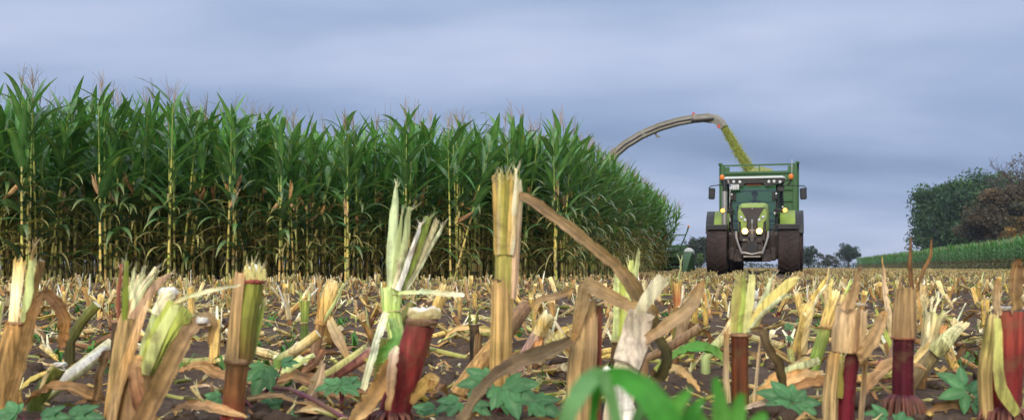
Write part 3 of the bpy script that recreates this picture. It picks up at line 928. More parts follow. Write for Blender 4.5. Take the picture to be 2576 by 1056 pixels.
def wheel(parent, x, y, R, W, rim_r, side, rimmat, lugs=20, lug_h=.045):
    w = MB()
    hw = W / 2
    w.lathe((x, y, R), (1, 0, 0), [(-hw * .86, rim_r), (-hw, rim_r * 1.18), (-hw, R * .84), (-hw * .93, R * .93), (-hw * .75, R - lug_h), (0, R - lug_h * .6), (hw * .75, R - lug_h), (hw * .93, R * .93), (hw, R * .84), (hw, rim_r * 1.18), (hw * .86, rim_r)], (.1, .1, .1), n=40)
    for k in range(lugs):
        for s in (-1, 1):
            a = 2 * PI * (k + (.5 if s > 0 else 0)) / lugs
            pts = []
            for (xx, da) in ((.02, 0.0), (.97, .24)):
                for dd in (-.045, .045):
                    aa = a + da + dd
                    for rr in (R - lug_h * 1.2, R):
                        rr2 = rr if xx < .5 else rr * .955
                        pts.append((x + s * xx * hw, y - math.cos(aa) * rr2, R + math.sin(aa) * rr2))
            w.add(pts, [(0, 1, 3, 2), (4, 6, 7, 5), (0, 4, 5, 1), (2, 3, 7, 6), (1, 5, 7, 3), (0, 2, 6, 4)], (.1, .1, .1))
    root = w.build('wheel', M_TYRE, parent)
    m = MB()
    m.lathe((x, y, R), (1, 0, 0), [(-hw * .8, rim_r * .99), (-hw * .5 * side - .02, rim_r * .9), (side * hw * .55, rim_r * .9), (side * hw * .62, rim_r * .35), (side * hw * .78, rim_r * .3), (side * hw * .8, .02)] if side > 0 else
            [(hw * .8, rim_r * .99), (hw * .5, rim_r * .9), (-hw * .55, rim_r * .9), (-hw * .62, rim_r * .35), (-hw * .78, rim_r * .3), (-hw * .8, .02)], (.1, .1, .1), n=24)
    m.build('rim', rimmat, root)
    return root

def text_mesh(body, size, loc, rot, mat, name, parent, extr=.002):
    cu_ = bpy.data.curves.new('text', 'FONT'); cu_.body = body; cu_.size = size; cu_.extrude = extr
    cu_.align_x = 'CENTER'; cu_.align_y = 'CENTER'; cu_.resolution_u = 3
    tmp = bpy.data.objects.new('tmp_text', cu_); C.objects.link(tmp)
    dg = bpy.context.evaluated_depsgraph_get(); dg.update()
    me = bpy.data.meshes.new_from_object(tmp.evaluated_get(dg))
    bpy.data.objects.remove(tmp); bpy.data.curves.remove(cu_)
    me.materials.clear(); me.materials.append(mat)
    o = bpy.data.objects.new(name, me); C.objects.link(o); o.parent = parent
    o.location = loc; o.rotation_euler = rot
    return o

def loft(mb, secs, col=(.1, .1, .1), cap=True):
    n = len(secs[0]); vs = [Vector(p) for s in secs for p in s]
    fs = [(i * n + k, i * n + (k + 1) % n, (i + 1) * n + (k + 1) % n, (i + 1) * n + k) for i in range(len(secs) - 1) for k in range(n)]
    if cap: fs += [tuple(range(n - 1, -1, -1)), tuple(range((len(secs) - 1) * n, len(secs) * n))]
    return mb.add(vs, fs, col)

def lamp(parent, name, c, r, d, mat_h, mat_l, axis=(0, -1, 0)):
    a = Vector(axis).normalized()
    h = MB().lathe(Vector(c) - a * d, axis, [(0, r * .7), (d * .6, r), (d, r), (d, r * .86)], (.1, .1, .1), n=14).build(name, mat_h, parent)
    MB().lathe(Vector(c) + a * .002, axis, [(0, r * .84), (r * .18, r * .6), (r * .26, r * .2)], (.1, .1, .1), n=14).build('lens', mat_l, h)
    return h

TRACTOR_D = 31.0
def build_tractor():
    p = P(1893, 672, TRACTOR_D)
    t = empty('tractor', (p.x, p.y, 0.0), math.radians(-14.6))
    tag(t, 'light green tractor with lit headlamps driving towards the camera, towing the trailer', 'tractor')
    # wheels (driven over by the fenders)
    for s in (-1, 1):
        wheel(t, s * 1.045, 0, .715, .62, .40, s, M_CHASSIS, 20, .035)
        wheel(t, s * 1.15, 2.85, .97, .74, .52, s, M_CHASSIS, 22, .05)
        f = MB(); arc_fender(f, s * .74, s * 1.36, 0, .715, .775, 62, 168, .030, 14)
        f.box((s * 1.05, -.40, 1.425), (.635, .03, .13), (.1, .1, .1))
        fo = f.build('front_fender', M_BLACK, t)
        MB().tube([(s * .62, .05, .80), (s * .60, .0, 1.30), (s * .68, -.02, 1.50), (s * .80, .0, 1.505)], .022, (.1, .1, .1), n=7).build('bracket', M_CHASSIS, fo)
        g = MB(); arc_fender(g, s * .80, s * 1.27, 2.85, .97, 1.075, 20, 150, .035, 16)
        g.poly([(s * .80, 2.85 - math.cos(math.radians(a)) * 1.10, .97 + math.sin(math.radians(a)) * 1.10) for a in range(20, 151, 13)] + [(s * .80, 3.6, 1.15), (s * .80, 2.0, 1.15)], (s * .02, 0, 0), (.1, .1, .1))
        go = g.build('rear_fender', M_LIME, t)
        b = MB(); arc_fender(b, s * 1.272, s * 1.53, 2.85, .97, 1.06, 18, 150, .045, 16)
        b.build('fender_extension', M_BLACK, go)
    # hood: dark inner body, green shell
    def sec(y, w, z0, z1, r):
        pts = [(-w, y, z0), (-w * 1.02, y, z0 + (z1 - z0) * .5), (-w, y, z1 - r)]
        for k in range(1, 6):
            a = PI - k / 6 * PI / 2 - 0
            pts.append((-w + r + math.cos(a) * r, y, z1 - r + math.sin(a) * r))
        pts += [(-w + r, y, z1 + .005)]
        return pts + [(-a, b_, c_) for a, b_, c_ in reversed(pts)]
    h = MB(); loft(h, [sec(-.62, .375, 1.30, 1.98, .14), sec(-.45, .41, 1.28, 2.09, .14), sec(0, .43, 1.25, 2.15, .15), sec(.7, .44, 1.2, 2.20, .15), sec(1.42, .46, 1.15, 2.25, .15)])
    hood = h.build('hood', M_LIME, t)
    d = MB(); loft(d, [sec(-.70, .365, 1.02, 1.93, .13), sec(-.60, .385, .98, 2.0, .12), sec(.2, .40, .92, 2.05, .12), sec(1.42, .42, .9, 2.0, .12)])
    d.build('engine_cowl', M_GRILL, t)
    # front face: slanted plane y(z)
    def fy(z): return -.715 - .03 - .05 * (1 - (z - 1.0) / 1.1)
    def face(pts, name, mat, parent, off=0.0, th=.03):
        return MB().poly([(x, fy(z) - off, z) for x, z in pts], (0, th, 0), (.1, .1, .1)).build(name, mat, parent)
    face([(-.335, 1.98), (.335, 1.98), (.33, 1.93), (.13, 1.60), (.115, 1.10), (-.115, 1.10), (-.13, 1.60), (-.33, 1.93)], 'grille', M_GRILL, hood, .012)
    for s in (-1, 1):
        pts = [(s * .345, 1.96), (s * .405, 1.88), (s * .41, 1.70), (s * .375, 1.585), (s * .33, 1.56), (s * .305, 1.27), (s * .175, 1.27), (s * .15, 1.60), (s * .245, 1.78)]
        face(pts if s > 0 else pts[::-1], 'hood_cheek', M_LIME, hood, .02, .05)
        lamp(t, 'headlight', (s * .315, fy(1.70) - .035, 1.70), .052, .05, M_GRILL, M_LENS)
        lamp(t, 'headlight', (s * .205, fy(1.62) - .035, 1.615), .052, .05, M_GRILL, M_LENS)
        hl = lamp(t, 'headlight', (s * .205, fy(1.28) - .05, 1.285), .10, .06, M_GRILL, M_LIT)
        hl['label'] = 'lit warm headlight at the foot of the hood'
    # green top edge of the nose
    n = MB(); loft(n, [[(-.33, -.72, 1.985), (.33, -.72, 1.985), (.27, -.70, 2.03), (-.27, -.70, 2.03)], [(-.40, -.45, 2.0), (.40, -.45, 2.0), (.34, -.45, 2.10), (-.34, -.45, 2.10)]])
    n.build('hood_lip', M_LIME, hood)
    MB().lathe((0, fy(1.9) - .03, 1.955), (0, -1, 0), [(0, .014), (.008, .012)], (.1,) * 3, n=10).build('badge', M_WHITE, hood)
    # chassis, axle, linkage
    c = MB()
    c.box((0, .2, .78), (.62, 1.9, .5), bev=.05).box((0, 0, .66), (1.5, .22, .22), bev=.04).box((0, 1.9, .75), (.75, 1.8, .7), bev=.08).box((0, 2.85, .97), (1.6, .34, .34), bev=.06)
    for s in (-1, 1):
        c.box((s * .60, -.05, .62), (.20, .34, .40), bev=.05).box((s * .42, -.30, .50), (.26, .30, .22), bev=.03)
    c.build('chassis', M_CHASSIS, t)
    for s in (-1, 1):
        MB().box((s * .62, 1.05, 1.0), (.42, 1.0, .62), bev=.1).build('fuel_tank', M_CHASSIS, t)
        st = MB()
        for k in range(3): st.box((s * .92, 1.72, .55 + .28 * k), (.34, .26, .03))
        st.box((s * 1.07, 1.72, .85), (.03, .26, .75)).build('step', M_BLACK, t)
        MB().tube([(s * .46, -.85, 1.27), (s * .455, -.95, 1.12), (s * .40, -1.02, .92), (s * .29, -1.05, .62), (s * .25, -1.0, .60)], [.03, .032, .032, .034, .03], (.1,) * 3, n=8).build('lift_arm', M_STEEL, t)
        MB().box((s * .30, -.86, .66), (.10, .16, .30), bev=.02).box((s * .36, -.80, .46), (.15, .14, .14), bev=.02).build('lift_bracket', M_CHASSIS, t)
    MB().tube([(-.27, -1.02, .66), (0, -1.04, .60), (.27, -1.02, .66)], .028, (.1,) * 3, n=8).tube([(-.24, -1.0, .53), (.24, -1.0, .53)], .022, (.1,) * 3, n=8).build('hitch_bar', M_STEEL, t)
    k = MB().poly([(-.17, -.92, .88), (-.15, -.92, .70), (-.08, -.92, .60), (.08, -.92, .60), (.15, -.92, .70), (.17, -.92, .88), (0, -.92, .96)], (0, .25, 0), (.1,) * 3)
    k.build('pto_guard', M_BLACK, t)
    lk = MB().tube([(0, -.90, 1.62), (0, -.94, 1.50)], .03, (.1,) * 3, n=8).tube([(0, -.94, 1.50), (0, -.97, .98)], .017, (.1,) * 3, n=8)
    lk.tube([(-.05, -.95, 1.30), (-.045, -.95, 1.02)], .010, (.1,) * 3, n=6).tube([(.05, -.95, 1.30), (.045, -.95, 1.02)], .010, (.1,) * 3, n=6).box((0, -.95, 1.31), (.15, .03, .03))
    lk.build('top_link', M_STEEL, t)
    MB().tube([(-.30, -.78, 1.00), (-.26, -.86, 1.03), (-.12, -.88, 1.02), (-.08, -.86, .96)], .022, (.1,) * 3, n=7).build('hydraulic_hose', M_STEEL, t)
    MB().box((.2, -.82, 1.0), (.12, .05, .12), bev=.02).build('socket_box', M_CHASSIS, t)
    # cab
    z0, z1 = 1.28, 2.93
    pb = [(-.66, 1.50), (.66, 1.50), (.86, 3.05), (-.86, 3.05)]     # sill outline
    pt_ = [(-.72, 1.62), (.72, 1.62), (.84, 2.98), (-.84, 2.98)]    # below the roof
    fr = MB()
    fr.box((0, 2.3, 1.22), (1.6, 1.5, .14), bev=.03)
    for (a, b), r in zip(zip(pb, pt_), (.05, .05, .06, .06)):
        fr.tube([(a[0], a[1], z0), ((a[0] + b[0]) / 2 * 1.03, (a[1] + b[1]) / 2, (z0 + z1) / 2), (b[0], b[1], z1)], r, (.1,) * 3, n=6)
    fr.tube([(pb[0][0], pb[0][1], 1.42), (pb[1][0], pb[1][1], 1.42)], .035, (.1,) * 3, n=6)
    fr.tube([(pb[2][0], pb[2][1], 1.75), (pb[3][0], pb[3][1], 1.75)], .05, (.1,) * 3, n=6)
    for s in (-1, 1):
        fr.tube([(s * .84, 2.45, z0), (s * .86, 2.45, z1)], .04, (.1,) * 3, n=6)
    cab = fr.build('cab', M_BLACK, t)
    MB().box((-.735, 1.56, 2.25), (.05, .03, 1.15)).build('pillar_trim', M_WHITE, cab)
    def pane(a, b, name):
        q = [(pb[a][0], pb[a][1], z0 + .05), (pb[b][0], pb[b][1], z0 + .05), (pt_[b][0], pt_[b][1], z1 - .04), (pt_[a][0], pt_[a][1], z1 - .04)]
        ctr = sum((Vector(v) for v in q), Vector()) / 4
        q = [ctr + (Vector(v) - ctr) * .985 for v in q]
        nrm = (q[1] - q[0]).cross(q[2] - q[0]).normalized()
        MB().poly(q, nrm * -.006, (.1,) * 3).build(name, M_GLASS, cab)
    pane(0, 1, 'windscreen'); pane(1, 2, 'side_window'); pane(2, 3, 'rear_window'); pane(3, 0, 'side_window')
    r = MB()
    def rsec(y, w, zt, zb): return [(-w, y, zb), (-w, y, (zb + zt) / 2), (-w + .10, y, zt), (w - .10, y, zt), (w, y, (zb + zt) / 2), (w, y, zb)]
    loft(r, [rsec(1.26, .88, 3.055, 3.02), rsec(1.36, .96, 3.085, 3.0), rsec(2.2, .98, 3.10, 2.99), rsec(3.12, .94, 3.08, 2.99)])
    roof = r.build('roof', M_WHITE, t)
    bd = MB().poly([(-.88, 1.30, 3.03), (-.93, 1.30, 2.90), (-.80, 1.30, 2.84), (-.50, 1.30, 2.85), (-.38, 1.30, 2.76), (-.27, 1.30, 2.87), (.27, 1.30, 2.87), (.38, 1.30, 2.76), (.50, 1.30, 2.78), (.80, 1.30, 2.84), (.93, 1.30, 2.90), (.88, 1.30, 3.03)], (0, .22, 0), (.1,) * 3)
    band = bd.build('light_bar', M_BLACK, t)
    MB().box((0, 2.1, 2.955), (1.84, 1.5, .06)).build('headliner', M_BLACK, roof)
    for x, z in ((-.62, 2.925), (-.43, 2.915), (.46, 2.905), (.62, 2.91), (.80, 2.89)):
        lamp(t, 'work_lamp', (x, 1.285, z), .055, .03, M_BLACK, M_LENS)
    MB().box((-.78, 1.275, 2.93), (.03, .03, .12), rot=(0, -.35, 0)).build('grab_handle', M_STEEL, band)
    text_mesh('AXION', .125, (.02, 1.293, 2.935), (PI / 2, 0, 0), M_GRILL, 'lettering', band, .004)
    MB().box((.0, 1.42, 2.835), (.48, .02, .055), bev=.005).build('sun_strip', M_RED, cab)
    # registration plate
    pl = MB().box((-.60, 1.265, 2.755), (.29, .012, .165), bev=.004).build('licence_plate', M_WHITE, t)
    MB().box((-.595, 1.28, 2.752), (.32, .014, .19), bev=.004).build('plate_frame', M_BLACK, pl)
    MB().box((-.722, 1.257, 2.80), (.034, .004, .06)).build('euro_band', M_BLUE, pl)
    text_mesh('WTM', .085, (-.60, 1.256, 2.795), (PI / 2, 0, 0), M_BLACK, 'lettering', pl, .001)
    text_mesh('LB 240', .085, (-.60, 1.256, 2.715), (PI / 2, 0, 0), M_BLACK, 'lettering', pl, .001)
    # beacons, mirrors, lamps on the pillars
    for s, x, z in ((-1, -.985, 3.0), (1, 1.13, 2.98)):
        b = MB().lathe((x, 1.35, z), (0, 0, 1), [(0, .055), (.03, .072), (.10, .072), (.14, .055), (.16, .02)], (.1,) * 3, n=14).build('beacon', M_ORANGE, t)
        MB().tube([(x - s * .10, 1.4, 2.78), (x - s * .02, 1.36, z - .10), (x, 1.35, z)], .028 if s > 0 else .045, (.1,) * 3, n=7).build('beacon_post', M_BLACK, b)
        mx = s * 1.30 if s < 0 else 1.50
        mz = 2.56 if s < 0 else 2.51
        m = MB().tube([(s * .82, 1.45, mz + .27), (s * 1.1, 1.35, mz + .27), (mx + s * .04, 1.30, mz + .24), (mx + s * .09, 1.30, mz + .18), (mx + s * .08, 1.30, mz)], .017, (.1,) * 3, n=6)
        m.build('mirror_arm', M_BLACK, t)
        MB().box((mx, 1.30, mz), (.20, .09, .36), rot=(0, s * -.05, .1 * s), bev=.03).build('mirror', M_BLACK, t)
        w = MB().box((s * .68, 1.47, 2.47), (.10, .10, .25), bev=.02).box((s * .60, 1.50, 2.46), (.10, .03, .27), bev=.02).build('pillar_lamp', M_BLACK, t)
        MB().lathe((s * .685, 1.42, 2.535), (0, -1, 0), [(0, .032), (.008, .02)], (.1,) * 3, n=12).build('lens', M_LENS, w)
        MB().lathe((s * .685, 1.42, 2.43), (0, -1, 0), [(0, .03), (.006, .02)], (.1,) * 3, n=12).build('lens', M_GRILL, w)
        e = MB().box((s * .78, 1.38, 2.02), (.34, .08, .09), bev=.02).box((s * .70, 1.42, 1.98), (.10, .1, .22), bev=.02).build('lamp_bracket', M_BLACK, t)
        e2 = lamp(t, 'position_lamp', (s * .95, 1.33 if s > 0 else 1.12, 2.01), .075, .05, M_BLACK, M_LITA)
        e2['label'] = 'lit amber position lamp beside the cab'
        lamp(t, 'marker_lamp', (s * .88, 1.35, 2.11), .032, .03, M_BLACK, M_LENS)
    lamp(t, 'pillar_mirror', (.655, 1.40, 1.92), .06, .03, M_BLACK, M_LENS)
    MB().box((.82, 1.52, 2.70), (.22, .10, .20), bev=.02).build('pillar_box', M_BLACK, t)
    MB().tube([(1.16, 1.36, 3.14), (1.16, 1.36, 3.60)], .008, (.1,) * 3, n=5).build('aerial', M_WHITE, t)
    ex = MB().tube([(-.90, 1.25, 1.45), (-.90, 1.25, 1.60), (-.90, 1.25, 2.62)], [.085, .088, .088], (.1,) * 3, n=16).build('exhaust', M_EXH, t)
    MB().tube([(-.90, 1.25, 2.60), (-.90, 1.26, 2.80), (-.92, 1.30, 2.98)], [.055, .055, .058], (.1,) * 3, n=12).build('exhaust_pipe', M_BLACK, ex)
    MB().tube([(-.30, 1.50, 2.08), (.15, 1.50, 2.06), (.30, 1.51, 2.04)], .010, (.1,) * 3, n=5).build('wiper', M_BLACK, t)
    sw = MB(); ring = [(.0 + math.cos(a) * .20, 1.98 + math.sin(a) * .10, 2.02 + math.sin(a) * .15) for a in [2 * PI * q / 16 for q in range(17)]]
    sw.tube(ring, .016, (.1,) * 3, n=6, cap=False).tube([(0, 1.98, 2.02), (0, 1.75, 1.4)], .04, (.1,) * 3, n=6)
    sw.build('steering_wheel', M_BLACK, t)
    se = MB().box((.0, 2.45, 1.72), (.52, .50, .16), bev=.05).box((.0, 2.73, 2.05), (.50, .14, .62), rot=(-.12, 0, 0), bev=.05)
    se.build('seat', M_SEAT, t)
    MB().box((-.42, 2.35, 1.85), (.16, .5, .12), bev=.03).box((-.46, 2.05, 2.12), (.2, .05, .16), rot=(-.3, 0, .3), bev=.01).build('armrest_console', M_BLACK, t)
    return t

TRACTOR = build_tractor()

def build_driver():
    # seated, both hands on the wheel; skeleton grown with a skin modifier in tractor space
    J = {'pel': (0, 2.42, 1.86), 'bel': (0, 2.45, 2.02), 'che': (0, 2.42, 2.24), 'neck': (0, 2.40, 2.42), 'head0': (0, 2.375, 2.50), 'head1': (0, 2.365, 2.575), 'head2': (0, 2.375, 2.65)}
    for s, n in ((-1, 'l'), (1, 'r')):
        J['sh' + n] = (s * .19, 2.42, 2.34); J['el' + n] = (s * .28, 2.26, 2.12); J['wr' + n] = (s * .20, 2.04, 2.11); J['ha' + n] = (s * .17, 1.985, 2.12)
        J['hip' + n] = (s * .11, 2.38, 1.84); J['kn' + n] = (s * .16, 1.98, 1.86); J['an' + n] = (s * .15, 1.86, 1.46); J['ft' + n] = (s * .15, 1.74, 1.40)
    RADI = {'pel': .135, 'bel': .125, 'che': .145, 'neck': .055, 'head0': .068, 'head1': .092, 'head2': .070}
    for n in 'lr':
        RADI.update({'sh' + n: .068, 'el' + n: .048, 'wr' + n: .030, 'ha' + n: .030, 'hip' + n: .09, 'kn' + n: .065, 'an' + n: .042, 'ft' + n: .035})
    E = [('pel', 'bel'), ('bel', 'che'), ('che', 'neck'), ('neck', 'head0'), ('head0', 'head1'), ('head1', 'head2')]
    for n in 'lr':
        E += [('che', 'sh' + n), ('sh' + n, 'el' + n), ('el' + n, 'wr' + n), ('wr' + n, 'ha' + n), ('pel', 'hip' + n), ('hip' + n, 'kn' + n), ('kn' + n, 'an' + n), ('an' + n, 'ft' + n)]
        s = -1 if n == 'l' else 1
        for q, (dx, dz, L) in enumerate(((-.022, .018, .055), (-.008, .03, .065), (.008, .032, .062), (.022, .024, .05), (.03 * -s, -.02, .045))):
            b = Vector(J['ha' + n]); k1, k2 = f'f{n}{q}a', f'f{n}{q}b'
            J[k1] = tuple(b + Vector((dx, -.03, dz * .6))); J[k2] = tuple(b + Vector((dx * 1.2, -.03 - L * .35, dz * .6 - L * .5)))
            RADI[k1], RADI[k2] = .010, .008
            E += [('ha' + n, k1), (k1, k2)]
    names = list(J); me = bpy.data.meshes.new('person')
    me.from_pydata([J[k] for k in names], [(names.index(a), names.index(b)) for a, b in E], [])
    o = bpy.data.objects.new('person_tmp', me); C.objects.link(o)
    sk = o.modifiers.new('skin', 'SKIN'); ss = o.modifiers.new('sub', 'SUBSURF'); ss.levels = ss.render_levels = 1
    for i, k in enumerate(names):
        sv = me.skin_vertices[0].data[i]; sv.radius = (RADI[k], RADI[k] * (.8 if k in ('che', 'bel', 'pel') else 1)); sv.use_root = (k == 'pel')
    dg = bpy.context.evaluated_depsgraph_get(); dg.update()
    m2 = bpy.data.meshes.new_from_object(o.evaluated_get(dg)); bpy.data.objects.remove(o)
    m2.materials.clear()
    for m in (M_SHIRT, M_SKIN, M_TROUSER): m2.materials.append(m)
    for pg in m2.polygons:
        c = pg.center
        pg.material_index = 1 if c.z > 2.44 or (c.y < 2.16 and c.z > 2.0) else (2 if c.z < 1.95 else 0)
        pg.use_smooth = True
    d = bpy.data.objects.new('person', m2); C.objects.link(d)
    d.matrix_world = Matrix.Translation(TRACTOR.location) @ Matrix.Rotation(TRACTOR.rotation_euler.z, 4, 'Z')
    tag(d, 'tractor driver in a dark shirt seated behind the windscreen, hands on the wheel', 'person')
    hr = MB().lathe((0, 2.39, 2.60), (0, .1, 1), [(-.04, .098), (.02, .104), (.07, .09), (.105, .05), (.115, .01)], (.1,) * 3, n=14); hr.build('hair', M_HAIR, d)
    fc = MB().tube([(0, 2.272, 2.60), (0, 2.255, 2.565)], [.010, .016], (.1,) * 3, n=6); fc.build('nose', M_SKIN, d)
    for s in (-1, 1):
        MB().lathe((s * .035, 2.285, 2.605), (0, -1, 0), [(0, .012), (.006, .006)], (.1,) * 3, n=8).build('eye', M_HAIR, d)
        MB().box((s * .098, 2.38, 2.58), (.014, .035, .055), bev=.006).build('ear', M_SKIN, d)
    MB().box((0, 2.282, 2.525), (.045, .008, .010)).build('mouth', M_RED, d)
build_driver()

TR_D = 36.0
def build_trailer():
    p = P(1907.5, 672, TR_D)
    t = empty('trailer', (p.x, p.y, 0), math.radians(-14.6))
    tag(t, 'high-sided dark green silage trailer behind the tractor', 'trailer')
    W, Lg, z0, z1, zm = 1.31, 7.4, 1.05, 3.84, 3.50
    g = (.1,) * 3
    f = MB().box((0, 0, (z0 + zm) / 2), (2 * W - .3, .05, zm - z0)).build('front_wall', M_DGREEN, t)
    for z in (1.35, 1.75, 2.15, 2.55, 2.95, 3.3):
        MB().poly([(-W + .15, -.025, z - .05), (-W + .15, -.085, z - .035), (-W + .15, -.085, z + .005), (-W + .15, -.025, z + .03)], (2 * W - .3, 0, 0), g).build('rib', M_DGREEN, f)
    for s in (-1, 1):
        MB().box((s * (W - .075), -.02, (z0 + z1) / 2), (.15, .12, z1 - z0), bev=.015).build('corner_post', M_DGREEN, t)
        MB().box((s * (W - .235), -.015, (zm + z1) / 2 - .04), (.165, .05, z1 - zm - .09)).build('corner_panel', M_DGREEN, t)
        sw = MB().box((s * (W - .03), Lg / 2, (z0 + z1) / 2), (.05, Lg - .14, z1 - z0)).build('side_wall', M_DGREEN, t)
        for k in range(12):
            MB().box((s * (W + .035), .45 + k * .6, (z0 + z1) / 2 - .02), (.07, .09, z1 - z0 - .06)).build('rib', M_DGREEN, sw)
        MB().box((s * (W + .01), Lg / 2, z1 + .035), (.13, Lg + .1, .07), bev=.01).build('top_rail', M_DGREEN, sw)
    MB().box((0, -.015, z1 - .03), (2 * W - .3, .07, .055)).build('top_rail', M_DGREEN, t)
    MB().box((0, -.03, zm + .04), (2 * W - .3, .10, .09), bev=.01).build('middle_rail', M_DGREEN, t)
    MB().box((.02, -.015, (zm + z1) / 2), (.035, .045, z1 - zm - .08)).build('middle_post', M_DGREEN, t)
    MB().box((0, Lg, (z0 + z1) / 2 - .3), (2 * W, .06, z1 - z0 - .6)).build('tailgate', M_DGREEN, t)
    MB().box((0, Lg / 2, z0 - .03), (2 * W - .1, Lg, .08)).build('floor', M_CHASSIS, t)
    c = MB()
    for s in (-1, 1): c.box((s * .45, Lg / 2 - .3, .86), (.14, Lg, .24))
    c.box((0, -.9, .72), (.16, 2.2, .18)).box((0, Lg * .52, .62), (1.8, .16, .16)).box((0, Lg * .74, .62), (1.8, .16, .16))
    c.build('chassis', M_CHASSIS, t)
    for s in (-1, 1):
        for yy in (Lg * .52, Lg * .74):
            wheel(t, s * .98, yy, .62, .56, .33, s, M_CHASSIS, 18, .03)
    # the load: a heap of chopped maize lying inside
    nx, ny = 40, 60; vs, cs = [], []; r = random.Random(4)
    X, Y = np.meshgrid(np.linspace(-W + .07, W - .07, nx), np.linspace(.04, Lg - .06, ny))
    Z = 3.0 + .98 * np.exp(-((X - .05) / 1.0) ** 2 - ((Y - 2.6) / 2.1) ** 2) - .18 * np.exp(-(Y / .35) ** 2)
    Z += (vnoise(X * 5, Y * 5, 8) - .5) * .10 + (vnoise(X * 16, Y * 16, 9) - .5) * .07
    v = np.stack([X.ravel(), Y.ravel(), Z.ravel()], 1); i = (np.arange(ny - 1)[:, None] * nx + np.arange(nx - 1)[None]).ravel()
    tri = np.concatenate([np.stack([i, i + 1, i + nx + 1], 1), np.stack([i, i + nx + 1, i + nx], 1)])
    col = np.array([[.30, .31, .085]]) * NR.uniform(.75, 1.25, (len(v), 1))
    h = raw_mesh('silage_heap', v, tri, col, M_CHOP, True)
    h.matrix_world = Matrix.Translation(t.location) @ Matrix.Rotation(t.rotation_euler.z, 4, 'Z')
    tag(h, 'heap of chopped yellow-green maize showing over the trailer front', 'silage')
    return t
TRAILER = build_trailer()

